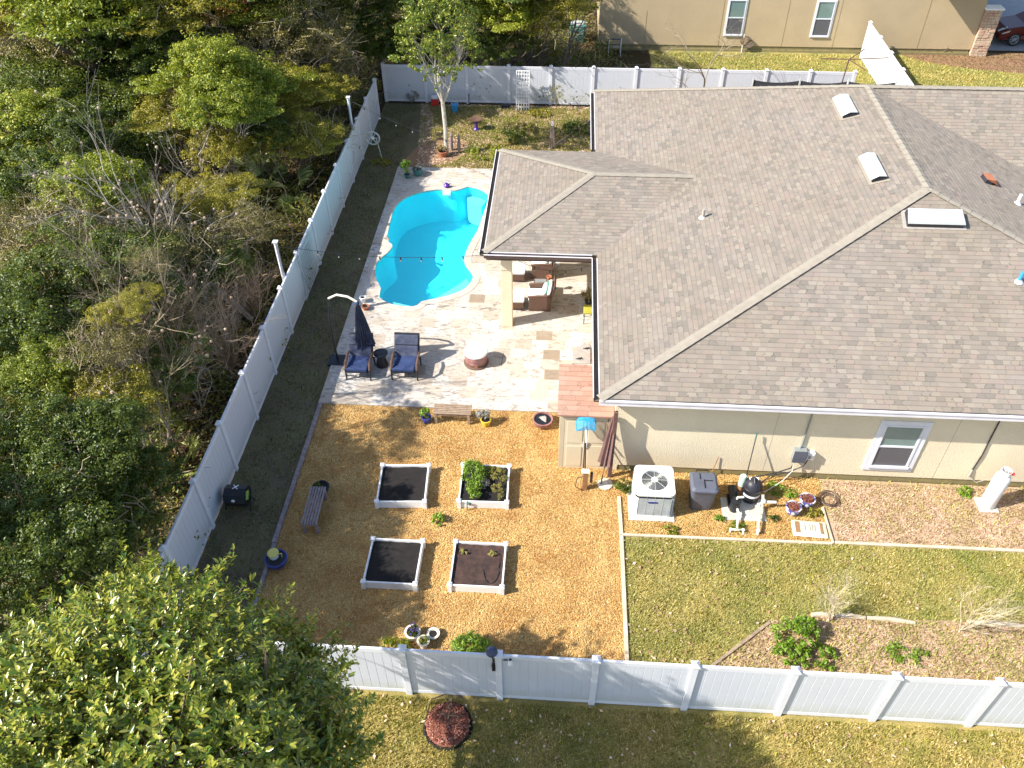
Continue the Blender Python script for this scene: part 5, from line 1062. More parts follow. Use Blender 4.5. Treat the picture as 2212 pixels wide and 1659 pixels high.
# lattices
def lattice(label, w_, h_, nx, ny, loc, rx, rz):
    r = thing('trellis', label, 'trellis', loc, rz); r.rotation_euler = (rx, 0, rz)
    mb = MB().box(0, .04, 0, .03, 0, h_).box(w_-.04, w_, 0, .03, 0, h_).box(.04, w_-.04, 0, .03, h_-.04, h_).build('frame', 'white', r)
    mb = MB()
    for i in range(1, nx): x = w_*i/nx; mb.box(x-.017, x+.017, 0, .012, 0, h_-.04)
    for i in range(1, ny): z = h_*i/ny; mb.box(.04, w_-.04, .013, .022, z-.022, z+.022)
    mb.build('slats', 'white', r)
g = gp(1116, 228); lattice('white garden trellis standing against the back fence', .62, 1.80, 5, 11, (g.x, BY-.50, 0), math.radians(-9), 0)
r = thing('trellis', 'white lattice panel hung on the shaded side fence below the light post', 'trellis', (FX+.09, 21.8, .15), math.radians(90))
mb = MB()
for i in range(9): mb.add([(i*.16, 0, 0), (i*.16+.03, 0, 0), (i*.16+.53, 0, 1.5), (i*.16+.50, 0, 1.5)], [(0, 1, 2, 3)]).add([(i*.16+.5, -.012, 0), (i*.16+.53, -.012, 0), (i*.16+.03, -.012, 1.5), (i*.16, -.012, 1.5)], [(0, 1, 2, 3)])
mb.build('slats', 'elec', r); MB().box(0, 1.84, -.02, .01, 1.5, 1.54).box(0, 1.84, -.02, .01, -.03, 0).build('frame', 'galv', r)
# wind spinner / hose wheel on the fence
g = gp(826, 345); r = thing('wheel_ornament', 'pale round spoked wheel ornament on a stake by the side fence', 'garden ornament', (g.x, g.y, 0))
MB().tube([(0, 0, 0), (-.15, 0, .95)], .022, 6).build('stake', 'galv', r)
w0 = Vector((-.28, -.05, 1.0)); MB().tube([w0+Vector((.28*math.cos(a), 0, .28*math.sin(a))) for a in np.linspace(0, 6.283, 25)], .035, 6, False).build('rim', 'galv', r)
mb = MB()
for a in np.linspace(0, 6.283, 7)[:-1]: mb.tube([w0, w0+Vector((.27*math.cos(a), 0, .27*math.sin(a)))], .022, 5)
mb.build('spokes', 'galv', r); MB().ball(tuple(w0), .08, .05, .08).build('hub', 'white', r)
g = gp(1029, 281); r = thing('bird_bath', 'purple pedestal bird bath with a dark bowl behind the pool', 'bird bath', g)
MB().lathe([(.16, 0), (.15, .04), (.07, .12), (.06, .3), (.09, .42)], 20).build('pedestal', 'purple', r, smooth=True); MB().lathe([(.09, .42), (.26, .50), (.27, .54), (.22, .53), (.05, .49)], 24).build('bowl', 'wicker', r, smooth=True)
g = gp(957, 338); pot('flower_pot', 'terracotta pot standing at the foot of the pale trunk', g, .2, .26, 'terra', rim=.02)
plant('potted_plant', 'dry brown plant in the terracotta pot at the pale trunk', 'plant', (g.x, g.y, .2), [(0, 0, .16, .2, .18, .14)], 320, .07, 'brown', 95, 12)
for (u, v), t in (((976, 325), 'weathered wooden birdhouse stake just right of the pale trunk'), ((992, 330), 'weathered pointed wooden figure right of the birdhouse stake')):
    g = gp(u, v); r = thing('garden_totem', t, 'garden ornament', g); MB().tube([(0, 0, 0), (0, 0, .35), (.02, 0, .7)], [.06, .08, .05], 7).build('body', 'woodgrey', r); MB().tube([(.02, 0, .7), (.02, 0, .88)], [.07, .005], 6).build('pointed_top', 'woodgrey', r)
g = gp(1192, 322); r = thing('garden_lantern', 'slim pointed wooden ornament behind the porch roof', 'garden ornament', g)
for dx in (-.07, 0, .07): MB().tube([(dx*1.5, 0, 0), (dx*.6, 0, 1.1)], .03, 5).build('leg', 'woodgrey', r)
MB().ball((0, 0, 1.15), .07, .07, .1).build('finial', 'white', r)
g = gp(940, 228); MB().bbox(-.17, .17, -.1, .1, 0, .34, .02).build('red_box', 'red', label='red and white box against the back fence behind the trunk', cat='box', loc=(g.x, g.y, 0)); MB().bbox(-.15, .15, -.09, .09, 0, .13, .02).build('white_box_lid', 'white', label='white lid on the red box at the back fence', cat='lid', loc=(g.x, g.y, .345))
g = gp(983, 242); r = thing('blue_bucket', 'light blue bucket near the back fence right of the trunk', 'bucket', g); MB().lathe([(.12, 0), (.17, .34), (.18, .34), (.18, .37), (.15, .37)], 18).build('bucket_body', 'blue', r, smooth=True); MB().tube([(-.17, 0, .36), (-.1, 0, .5), (.1, 0, .5), (.17, 0, .36)], .01, 5).build('handle', 'white', r)
g = gp(1093, 232); MB().bbox(-.2, .2, -.12, .12, 0, .16, .04).build('dark_box', 'dark', label='small dark box at the foot of the back fence by the trellis', cat='box', loc=g)
g = gp(1013, 224); r = thing('garden_tap', 'small grey tap post at the back fence', 'tap', g); MB().tube([(0, 0, 0), (0, 0, .5)], .03, 6).build('riser', 'elec', r); MB().tube([(0, 0, .48), (.0, -.12, .48), (0, -.14, .4)], .02, 6).build('spout', 'elec', r)
# trampoline-like black net on the back fence
r = thing('black_net', 'sagging black mesh net strung on white poles above the far roof edge', 'net', (8.0, 35.8, 0))
for i in range(3):
    xa, xb = .0+i*2.03, 1.98+i*2.03; mb = MB(); vs = []; fs = []
    for j in range(9): t = j/8; s_ = .22*4*t*(1-t)*.5; vs += [(xa+(xb-xa)*t, 0, 2.10-s_), (xa+(xb-xa)*t, .0, .9)]
    for j in range(8): fs.append((2*j, 2*j+1, 2*j+3, 2*j+2))
    mb.add(vs, fs).build('net_panel', 'tarp', r); MB().tube([(xb, 0, 0), (xb, 0, 2.2)], .03, 6).build('pole', 'galv', r)
MB().tube([(0, 0, 0), (0, 0, 2.2)], .03, 6).build('pole', 'galv', r)
MB().bbox(11.0, 13.0, 34.9, 35.5, 1.75, 1.85, .02).build('white_canopy', 'white', label='flat white canopy edge peeping over the ridge', cat='canopy')
MB().box(11.1, 11.16, 35.0, 35.06, 0, 1.745).box(12.84, 12.9, 35.0, 35.06, 0, 1.745).build('canopy_frame', 'galv', label='thin legs carrying the flat white canopy', cat='frame')
# clothes dryer
c0 = PYp = Vector((11.75, 35.9, 0)); r = thing('clothes_dryer', 'rusty rotary clothes dryer post with crossed arms above the ridge', 'clothes dryer', c0)
MB().tube([(0, 0, 0), (.08, 0, 3.0)], .03, 6).build('post', 'wicker', r)
for d_ in ((-1.1, 0, 3.02), (1.7, 0, 3.1), (.75, .4, 3.3), (.7, -.6, 2.8)): MB().tube([(.08, 0, 3.0), d_], .022, 5).build('arm', 'wicker', r)

# ================================================================== NEIGHBOURING YARD
def acprop(name, label, loc):
    r = thing(name, label, 'air conditioner', loc); MB().prism(rrect(.9, .9, .14), 0, .85).build('casing', 'teal', r); MB().lathe([(.36, .85), (.36, .89), (.1, .93)], 22, (.45, .45)).build('fan_guard', 'galv', r, smooth=True); return r
g = gp(1228, 92); acprop('green_condenser', 'dark green condenser unit in shade beside the neighbouring wall', (g.x, g.y, 0))
g = gp(1314, 118); r = thing('walking_frame', 'metal walking frame standing at the shaded neighbouring wall', 'walking frame', (g.x, g.y, 0))
for x in (0, .62):
    MB().tube([(x, -.15, 0), (x, -.05, .8), (x, .0, .82), (x, .15, .5), (x, .3, 0)], .02, 6).build('side_frame', 'white', r)
MB().tube([(0, 0, .8), (.62, 0, .8)], .025, 6).build('cross_bar', 'navy', r); MB().box(.05, .57, -.05, .3, .35, .38).build('tray', 'stonegrey', r)
g = gp(1602, 104); r = thing('wall_hose_reel', 'looped hose hanging on a post under the left window of the neighbouring wall', 'hose reel', (g.x-.1, NWY-.12, 0))
MB().tube([(0, 0, 0), (0, 0, .95)], .03, 6).build('post', 'ivory', r)
for i in range(4): MB().tube([(.12+.1*i*.5+.26*math.cos(a), -.02*i, .62-.04*i+.22*math.sin(a)) for a in np.linspace(0, 6.283, 20)], .022, 5, False).build('hose_loop', 'bark', r)
for (u, v), t, m_ in (((2035, 115), 'small dry branching plant on the ground by the stone pier', 'seed'), ((2085, 117), 'pale twiggy dog ornament beside the stone pier', 'ivory')):
    g = gp(u, v); mb = MB(); branches(int(u), (0, 0, 0), (0, 0, 1), .35, .04, 2, mb, 4, 3, .6); mb.build('yard_ornament', m_, label=t, cat='ornament', loc=g)
# car (front corner in view)
g = gp(2143, 72); r = thing('parked_car', 'dark maroon car parked on the driveway behind the stone pier', 'car', (22.4, 46.6, .02))
body = [(0, .35), (.05, .62), (.35, .86), (1.25, 1.02), (1.9, 1.45), (3.4, 1.47), (4.3, 1.08), (4.55, .95), (4.6, .4), (4.3, .28), (.2, .26)]
mb = MB(); n = len(body); ys = [(-.90, .92, 0), (-.86, 1, 0), (.86, 1, 0), (.90, .92, 0)]
for y, sc, _ in ((-.88, 1, 0), (.88, 1, 0)): mb.v += [(x, y*(1 if z < 1.05 else .80), z) for x, z in body]
mb.f = [tuple(range(n)), tuple(range(2*n-1, n-1, -1))]+[(i, n+i, n+(i+1) % n, (i+1) % n) for i in range(n)]; o = mb.build('body', 'carpaint', r)
bv = o.modifiers.new('bevel', 'BEVEL'); bv.width = .06; bv.segments = 3
for x in (.85, 3.65):
    for y in (-.90, .78):
        q = link('wheel', None, r); q.location = (x, y, .33)
        MB().tube([(0, 0, 0), (0, .14, 0)], .33, 22).build('tyre', 'tyre', q)
        mb = MB()
        for a in np.linspace(0, 6.283, 11)[:-1]: mb.tube([(0, -.01, 0), (.21*math.cos(a), -.01, .21*math.sin(a))], .018, 4)
        mb.tube([(.22*math.cos(a), -.01, .22*math.sin(a)) for a in np.linspace(0, 6.283, 21)], .015, 4, False); mb.build('rim', 'chrome', q)
MB().add([(.12, -.90, .66), (.5, -.895, .80), (.45, -.895, .70), (.1, -.90, .60)], [(0, 1, 2, 3)]).build('headlight', 'galv', r); MB().add([(.02, -.6, .64), (.38, -.75, .885), (.42, -.5, .89), (.05, -.45, .66)], [(0, 1, 2, 3)]).build('headlight', 'galv', r)
MB().add([(1.3, -.9, 1.06), (1.9, -.73, 1.42), (3.3, -.73, 1.44), (4.0, -.9, 1.1)], [(0, 1, 2, 3)]).build('side_window', 'glass', r)

# ================================================================== VEGETATION
rg = random.Random(11)
def unit_lobes(seed, n=6):
    r_ = random.Random(seed); out = [(0, 0, .1, .7, .7, .55)]
    for i in range(n): a = r_.uniform(0, 6.28); d = r_.uniform(.35, .62); q = r_.uniform(.36, .55); out.append((d*math.cos(a), d*math.sin(a), r_.uniform(-.35, .35), q, q, q*.85))
    return out
protos = {}
def proto(kind, var):
    key = (kind, var)
    if key in protos: return protos[key]
    spec = {'dark': ('dark', 26000, .036, .55), 'bright': ('bright', 24000, .040, .55), 'olive': ('olive', 22000, .036, .5), 'brown': ('brown', 11000, .032, .45), 'red': ('red', 9000, .046, .5), 'fill': ('dark', 6000, .055, .5)}[kind]
    c = crown('crown', unit_lobes(hash(key[0][0])*0+ord(kind[0])*7+ord(kind[1])+var*31), spec[1], spec[2], L[spec[0]], 100+var+ord(kind[0])+ord(kind[2]), None, 190 if kind != 'brown' else 130, .25, spec[3], .6)
    mb = MB(); sd = var*17+ord(kind[0])
    branches(sd, (0, 0, -1), (.05, .02, 1), .62, .05, 2, mb, 5, 3, .45); t = mb.build('trunk', 'barkpale' if kind == 'brown' else 'bark', None)
    tw = None
    if kind in ('brown', 'olive', 'dark'):
        mb = MB(); r_ = random.Random(sd)
        for i in range({'brown': 130, 'olive': 60, 'dark': 36}[kind]):
            a = r_.uniform(0, 6.28); d = r_.uniform(.1, .8); p = Vector((d*math.cos(a), d*math.sin(a), r_.uniform(-.5, .35))); dr = Vector((r_.gauss(0, 1), r_.gauss(0, 1), r_.gauss(.4, .7))).normalized(); pts = [p]
            for q in range(4): dr = (dr+Vector((r_.gauss(0, .35), r_.gauss(0, .35), r_.gauss(0, .3)))).normalized(); pts.append(pts[-1]+dr*.13)
            mb.tube(pts, [.0085, .007, .006, .005, .003], 3, False)
        tw = mb.build('twigs', 'barkpale', None, kind='stuff')
    protos[key] = [c, t, tw, False]
    return protos[key]
def tree(kind, u, v, zc, r, label, group='woodland trees beyond the side fence', pos=None):
    p = pos or gp(u, v, zc)
    while pos is None and zc > 1.0 and p.x > FX-.75*r and p.y < BY+.6*r+.4: zc -= .15; p = gp(u, v, zc)
    r *= 1.14
    while pos is None and zc > 1.0 and 17.5 < p.y < 35 and p.x+(zc+.7*r)*1.14 > -6.2:
        zc -= .15; q_ = gp(u, v, zc); p = Vector((min(q_.x, FX-.8*r), q_.y, zc))
    if pos is None and FX-.6*r < p.x and p.y < BY: r = max(.6, (FX-p.x)/.75 if p.x < FX-.5 else .7)
    root = thing('woodland_tree', label, 'tree', (p.x, p.y, 0), rg.uniform(0, 6.28), group)
    P = proto(kind, rg.randint(0, 2)); objs = []
    for i in range(3):
        if P[i] is None: continue
        o = P[i] if not P[3] else P[i].copy()
        if P[3]: S.collection.objects.link(o)
        o.parent = root; o.location = (0, 0, zc)
        zz = r*rg.uniform(.75, 1.0)
        o.scale = (r, r, zz) if i != 1 else (r, r, zc/1.0)
        if i == 1: o.location = (0, 0, zc)
    P[3] = True
    return root
T = [('olive', 60, 40, 5, 3.0), ('bright', 185, 32, 6, 3.0), ('dark', 300, 70, 4.5, 3), ('olive', 400, 25, 5.4, 2.4), ('red', 480, 18, 5.4, 2.0), ('bright', 560, 30, 4.8, 2.2), ('brown', 640, 45, 4.5, 2.3), ('brown', 700, 100, 4, 2.0), ('dark', 765, 45, 5, 2.2), ('dark', 815, 95, 4, 1.8),
     ('brown', 60, 135, 4, 2.6), ('dark', 170, 150, 3.3, 2.6), ('dark', 290, 165, 3.0, 2.5), ('dark', 385, 115, 4, 2.1), ('brown', 490, 105, 3.6, 1.9), ('brown', 600, 130, 4, 2.0), ('dark', 80, 225, 3.5, 2.3), ('dark', 200, 255, 2.6, 2.2),
     ('bright', 440, 175, 4.5, 2.0), ('bright', 530, 195, 4.7, 2.1), ('bright', 470, 245, 4, 1.7), ('olive', 385, 245, 3.6, 1.5), ('olive', 615, 205, 3.6, 1.6), ('olive', 685, 215, 3.4, 1.6), ('olive', 650, 300, 3, 1.5), ('brown', 725, 165, 3.5, 1.5), ('brown', 712, 295, 2.4, 1.1),
     ('bright', 40, 290, 4, 2.2), ('dark', 125, 335, 3.5, 1.8), ('dark', 330, 320, 2, 1.7), ('dark', 270, 330, 2, 1.8), ('olive', 470, 330, 2.6, 1.4), ('dark', 585, 300, 2.4, 1.3), 
     ('bright', 185, 420, 4, 1.7), ('dark', 60, 425, 3.5, 1.8), ('brown', 250, 480, 2.2, 1.5), ('brown', 100, 510, 3.6, 1.9), ('brown', 15, 545, 3.2, 1.8), ('olive', 395, 430, 2.2, 1.2), ('olive', 490, 430, 2.4, 1.2), ('brown', 520, 500, 2.4, 1.2), 
     ('dark', 300, 570, 3, 1.6), ('dark', 180, 610, 3.5, 1.9), ('brown', 60, 650, 3.6, 1.9), ('brown', 390, 560, 2.6, 1.5), ('dark', 475, 585, 2, 1.2), ('dark', 260, 680, 3, 1.5), ('dark', 120, 740, 3.2, 1.6), ('brown', 370, 690, 2, 1.3), ('dark', 350, 800, 2, 1.2), ('brown', 200, 790, 2.6, 1.3),
     ('bright', 65, 825, 4.2, 1.15), ('olive', 125, 880, 3.8, 1.1), ('olive', 250, 905, 3.5, 1.3), ('dark', 20, 730, 4, 1.6), ('dark', 50, 965, 4, 1.5), ('dark', 165, 1000, 4, 1.5), ('dark', 265, 1040, 2.6, 1.2), ('dark', 75, 1110, 4, 1.6), ('dark', 195, 1140, 3.6, 1.4), ('dark', 50, 1240, 4, 1.5), ('dark', 170, 1260, 3.4, 1.2), ('dark', 290, 1160, 1.8, .9),
     ('dark', 900, 30, 5, 2.4), ('dark', 1000, 40, 4.6, 2.2), ('bright', 1095, 30, 4.5, 2.0), ('olive', 1150, 55, 3.6, 1.8), ('olive', 1215, 20, 4.2, 1.7), ('dark', 1080, 105, 2.6, 1.4), ('dark', 875, 110, 3.2, 1.6), ('olive', 1170, 118, 1.3, 1.0), ('dark', 970, 110, 2.4, 1.3),
     ('dark', 140, -60, 6, 3.4), ('bright', 380, -60, 6, 3.2), ('dark', 620, -50, 6, 3.0), ('olive', 800, -50, 6, 3.0), ('dark', 1000, -45, 6, 3.0), ('dark', 1150, -40, 5.5, 2.6)]
bands = [(-999, 0, 'behind the top edge row of woods'), (0, 75, 'along the top edge of the woods'), (75, 160, 'level with the back fence'), (160, 275, 'level with the far light post'), (275, 395, 'level with the patio far corner'), (395, 530, 'level with the pool far end'), (530, 640, 'level with the pool near end'), (640, 850, 'level with the deck chairs'), (850, 1060, 'level with the gravel yard bench'), (1060, 1400, 'level with the nearest raised beds')]
kn = {'dark': 'dark green trees', 'bright': 'bright green leafy trees', 'olive': 'olive green trees', 'brown': 'brown twiggy trees', 'red': 'rust red trees'}
ordn = ['leftmost', 'second from left', 'third from left', 'fourth from left', 'fifth from left', 'sixth from left', 'seventh from left']
for a, b, nm in bands:
    for kd in kn:
        G_ = sorted([t for t in T if t[0] == kd and a <= t[2] < b], key=lambda t: t[1])
        for i, t in enumerate(G_):
            lb = '%s of the %s %s' % (ordn[i], kn[kd], nm) if len(G_) > 1 else 'only one of the %s %s' % (kn[kd], nm)
            tree(*t, lb)
# tall trees just beyond the side fence that shade the gravel and path
for i, (x, y, zc, r, kd, lb) in enumerate([(-11.6, 8.4, 5.2, 1.3, 'dark', 'tall dark tree behind the fence, partly hidden by the glossy foreground tree'), (-11.9, 11.0, 4.6, 1.1, 'dark', 'tall dark tree behind the fence level with the grey bench'), (-10.9, 9.9, 3.4, .8, 'olive', 'small olive tree against the fence level with the compost tumbler'), (-10.4, 13.6, 4.8, 1.0, 'brown', 'thin twiggy tree behind the fence level with the patio edge'), (-10.2, 14.6, 5.1, .6, 'olive', 'small high olive crown behind the fence level with the patio corner'), (-10.3, 15.8, 4.7, .5, 'olive', 'smallest high olive crown behind the fence level with the deck chairs'), (-10.5, 16.9, 4.9, .6, 'brown', 'thin twiggy tree behind the fence level with the fire pit')]):
    tree(kd, 0, 0, zc, r, lb, pos=Vector((x, y, zc)))
# two trees shading the neighbouring wall
for x, y, zc, r, kd, lb in ((-1.6, 42.6, 4.0, 1.9, 'dark', 'dark tree behind the back fence shading the neighbouring wall, nearer one'), (0.0, 45.4, 4.6, 1.7, 'olive', 'olive tree at the left end of the neighbouring wall')):
    tree(kd, 0, 0, zc, r, lb, pos=Vector((x, y, zc)))
# undergrowth
def undergrowth(name, mat, seed, ncl, per, size, zmax, label, cat, reg):
    rs = np.random.RandomState(seed); C0 = scatter(rs, reg, 30); C0 = C0[rs.permutation(len(C0))[:ncl]]; ncl = len(C0)
    h = zmax*(.2+.8*rs.rand(ncl, 1)); rad = .3+.5*rs.rand(ncl, 1); k_ = rs.randint(0, ncl, ncl*per); o = unit(rs.randn(len(k_), 3))*rs.rand(len(k_), 1)**.5
    C = np.concatenate([C0[k_], h[k_]*.6], 1)+o*np.concatenate([rad[k_], rad[k_], h[k_]*.45], 1); C[:, 2] = np.maximum(C[:, 2], .03)
    V, F = leaves_np(C, unit(o*.5+np.array([0, 0, .7])+rs.randn(len(k_), 3)*.5), size, rs, .45); npmesh(name, V, F, L[mat], label=label, cat=cat, kind='stuff')
wreg = [(-27, 36), (-24, 26), (-19, 17), (-15.5, 10), (-13, 4), (FX-.35, 4), (FX-.35, BY+.4), (3.6, BY+.4), (.9, 50), (-32, 52)]
undergrowth('undergrowth', 'dark', 5, 2200, 34, .12, 1.4, 'dark green undergrowth filling the woodland floor', 'undergrowth', wreg)
undergrowth('undergrowth', 'olive', 6, 1100, 34, .10, 1.2, 'olive undergrowth filling the woodland floor', 'undergrowth', wreg)
undergrowth('undergrowth', 'brown', 7, 1400, 30, .10, 1.6, 'dry brown brush filling the woodland floor', 'undergrowth', wreg)
rs = np.random.RandomState(8); mb = MB(); r_ = random.Random(5); PP = scatter(rs, wreg, 3.2)
for x, y in PP:
    p = Vector((x, y, r_.uniform(.1, 1.2))); dr = Vector((r_.gauss(0, 1), r_.gauss(0, 1), r_.gauss(.3, .5))).normalized(); pts = [p]
    for q in range(4): dr = (dr+Vector((r_.gauss(0, .35), r_.gauss(0, .35), r_.gauss(0, .3)))).normalized(); pts.append(pts[-1]+dr*.28)
    mb.tube(pts, [.013, .011, .010, .008, .004], 3, False)
mb.build('brushwood', 'barkpale', label='tangle of pale dead twigs across the woodland floor', cat='brushwood', kind='stuff')
# bare trees
def bare(name, label, base, to, ln, rad, depth, seed, mat='barkpale', heads=0, spread=.42, nst=1, lenf=.70, hm='seed', cat='bare tree', split=3):
    root = thing(name, label, cat, base); tips = []; mb = MB()
    for i in range(nst):
        d = (to-base).normalized(); d = (d+Vector((random.Random(seed+i).gauss(0, .25*(nst > 1)), random.Random(seed*3+i).gauss(0, .25*(nst > 1)), 0))).normalized()
        branches(seed+i, (0, 0, 0), d, ln*(1 if i == 0 else .8), rad, depth, mb, 6, split, spread, .12, tips, .03, lenf)
    mb.build('trunk_and_branches', mat, root)
    if heads:
        hb_ = MB(); r_ = random.Random(seed)
        for p, d in r_.sample(tips, min(heads, len(tips))): hb_.ball(tuple(p), r_.uniform(.025, .055), n=6, m=4)
        hb_.build('seed_heads', hm, root, kind='stuff')
    return root
b_ = gp(545, 690, 0); bare('bare_tree', 'big leaning pale bare tree with dry seed heads, left of the pool in the woods', b_, gp(290, 360, 5.5), 2.9, .095, 5, 34, 'barkwhite', 160, .36, 2, .78)
b_ = gp(465, 470, 0); bare('bare_tree', 'upright pale bare sapling with seed heads behind the big leaning bare tree', b_, gp(450, 300, 4), 2.2, .05, 4, 41, 'barkwhite', 40, .35, 2)
0 and bare('bare_tree', 'slender grey bare tree beside the fence near the back corner', b_, b_+Vector((-.3, 0, 4)), 2.6, .06, 4, 45, 'barkpale', 0, .3, 3, .75)
b_ = gp(610, 130, 0); bare('bare_tree', 'grey brown bare tree standing in the brown thicket by the top edge', b_, b_+Vector((0, 0, 4)), 2.6, .07, 5, 47, 'barkpale', 0, .4, 2, .72)
b_ = gp(130, 690, 0); bare('bare_tree', 'tangled bare tree at the left edge level with the deck chairs', b_, b_+Vector((.3, 0, 4)), 1.6, .03, 4, 51, 'barkpale', 0, .6, 2, .72)
0 and bare('bare_tree', 'tangled pale bare tree at the left edge level with the pool', b_, b_+Vector((0, .3, 4)), 2.2, .05, 4, 52, 'barkpale', 0, .7, 3, .75)
b_ = gp(500, 800, 0); bare('bare_thicket', 'thicket of reddish bare stems leaning over the side fence by the deck chairs', b_, b_+Vector((.5, .0, 4)), 1.5, .026, 4, 60, 'twig', 0, .36, 13, .68, 'twig', 'bare shrub')
b_ = gp(560, 690, 0); bare('bare_thicket', 'upright reddish bare stems against the side fence near the second light post', b_, b_+Vector((.25, .1, 4)), 1.5, .024, 3, 75, 'twig', 0, .24, 14, .62, 'twig', 'bare shrub')
b_ = gp(440, 880, 0); bare('bare_thicket', 'pale curly bare vine hanging over the side fence below the reddish thicket', b_, b_+Vector((.9, .5, 2.6)), 1.5, .022, 4, 83, 'barkwhite', 0, .55, 3, .7, 'twig', 'bare shrub', 2)
# loose trees whose crowns dapple the patio
b_ = Vector((-12.2, 16.4, 0)); bare('bare_tree', 'tall bare tree in the woods level with the near patio edge', b_, b_+Vector((.1, 0, 4)), 3.0, .08, 5, 91, 'barkpale', 0, .40, 2, .72)
0 and bare('bare_tree', 'tall slim bare tree in the woods behind the nearer light post', b_, b_+Vector((.1, 0, 4)), 2.8, .07, 5, 95, 'barkpale', 0, .40, 2, .72)
b_ = Vector((-10.6, 14.2, 0)); bare('bare_tree', 'bare tree close to the fence level with the near patio edge', b_, b_+Vector((.1, 0, 4)), 2.2, .05, 5, 97, 'barkpale', 60, .42, 3, .72)
b_ = Vector((-10.9, 17.0, 0)); bare('bare_tree', 'twiggy bare tree close to the fence level with the deck chairs', b_, b_+Vector((.1, 0, 4)), 2.1, .045, 5, 99, 'twig', 60, .42, 3, .72, 'twig')
# palmettos
def palmetto(label, base, seed, sc=1.0, nf=9):
    root = thing('palmetto', label, 'palm', base, 0, 'palmettos in the woods'); r_ = random.Random(seed)
    for f in range(nf):
        a = r_.uniform(0, 6.28); el = r_.uniform(.5, 1.2); d = Vector((math.cos(a)*math.cos(el), math.sin(a)*math.cos(el), math.sin(el))); c = d*.7*sc
        s_ = d.cross(Vector((0, 0, 1))).normalized(); mb = MB(); mb.tube([(0, 0, 0), tuple(c*.5), tuple(c)], .010, 4, False)
        for j in range(15):
            w_ = (j-7)/7*1.35; dd = (d*math.cos(w_)+s_*math.sin(w_)); e = c+dd*.55*sc*(1-.12*abs(w_))+Vector((0, 0, -.09*sc)); m_ = c+dd*.3*sc; q = dd.cross(d.cross(s_)).normalized()*.022*sc
            mb.add([tuple(c), tuple(m_+q), tuple(e), tuple(m_-q)], [(0, 1, 2), (0, 2, 3)])
        mb.build('frond', L['palm'], root)
for i, (u, v, sc, lb) in enumerate([(545, 425, 1.7, 'pale palmetto left of the pair below the bright trees'), (602, 432, 1.7, 'pale sunlit palmetto right of the pair near the fence'), (640, 470, .9, 'small palmetto between the sunlit pair and the fence'), (300, 1035, 1.1, 'dim palmetto in the dark woods level with the raised beds'), (395, 1015, .9, 'palmetto close to the fence level with the raised beds'), (430, 640, .9, 'green palmetto under the big leaning bare tree'), (350, 960, .9, 'palmetto behind the fence level with the bench'), (180, 1210, .9, 'palmetto in the darkest part beside the foreground tree')]):
    palmetto(lb, gp(u, v, 0), 200+i, sc)

# back yard tree with pale trunk
tb = gp(965, 334); r = thing('garden_tree', 'young leafy tree with pale peeling trunk in front of the back fence', 'tree', (tb.x, tb.y, 0)); tips = []; mb = MB()
mb.tube([(0, 0, 0), (.02, 0, 1.2), (-.02, .0, 2.3)], [.10, .085, .08], 10)
for i, (dx, dy) in enumerate(((-.35, .1), (.05, -.1), (.35, .05), (.0, .3), (-.15, -.25))): branches(300+i, (-.02, 0, 2.25), (dx, dy, 1), 1.35, .045, 3, mb, 6, 3, .32, .1, tips, .05, .72)
mb.build('trunk', 'birch', r)
crown('crown', [(0, 0, 5.2, 1.6, 1.4, 1.5), (-.9, 0, 4.2, 1.05, 1, .95), (.9, .1, 4.1, 1.0, 1, .8), (0, -.2, 3.4, .75, .7, .7), (.2, .2, 6.6, 1.1, 1.1, 1.0), (1.6, .1, 4.0, .45, .4, .25), (-.3, .4, 7.4, .8, .8, .8)], 12500, .10, L['magnolia'], 77, r, 420, .17, .42, .4)
# small shrubs in the back bed
plant('bare_shrub', 'tan wispy dry shrub against the back fence right of the trellis', 'shrub', gp(1200, 238), [(0, 0, .7, .32, .25, .6)], 900, .05, 'brown', 101, 50, .3, .3)
for i, (u, v, rx, h, m_, t) in enumerate([(1110, 300, .8, .3, 'dark', 'spreading green plant beside the bare patch behind the pool'), (1055, 335, 1.0, .22, 'bright', 'bright low green plant carpet at the patio far corner'), (1165, 250, .5, .25, 'olive', 'small olive plant in the back bed near the roof'), (1120, 285, .8, .3, 'brown', 'dry brown plant patch in the middle of the back bed'), (1240, 285, .7, .3, 'dark', 'dark green plant beside the thin timber edging'), (893, 222, .3, .5, 'grey', 'thin pale weed in shade at the fence corner'), (822, 352, .4, .12, 'olive', 'small weed clump below the wheel ornament')]):
    plant('low_plant', t, 'plant', gp(u, v), [(0, 0, h*.5, rx, rx*.7, h*.6)], int(1500*rx), .08, m_, 110+i, 30, .3)
# bare bushes and green bush in the planting bed
b_ = gp(1790, 1345); bare('bare_bush', 'wispy bare bush behind the green bush in the planting bed', b_, b_+Vector((.25, .1, 1)), .75, .012, 4, 131, 'twigpale', 0, .34, 6, .68, 'seed', 'bare shrub')
b_ = gp(2072, 1362); bare('bare_bush', 'wispy bare bush at the right end of the planting bed', b_, b_+Vector((.3, .1, 1)), .85, .012, 4, 141, 'twigpale', 0, .36, 6, .68, 'seed', 'bare shrub')
plant('green_bush', 'bright green leafy bush spreading in the planting bed corner', 'bush', gp(1715, 1390), [(0, .1, .28, .48, .36, .26), (-.15, -.35, .15, .4, .3, .15), (.55, -.35, .12, .35, .28, .14), (.2, .2, .35, .3, .25, .2)], 3400, .075, 'lime', 151, 90, .25)
plant('low_plant', 'low green weed patch on the planting bed near the fence', 'plant', gp(1960, 1415), [(0, 0, .06, .5, .25, .06)], 500, .06, 'lime', 152, 20)
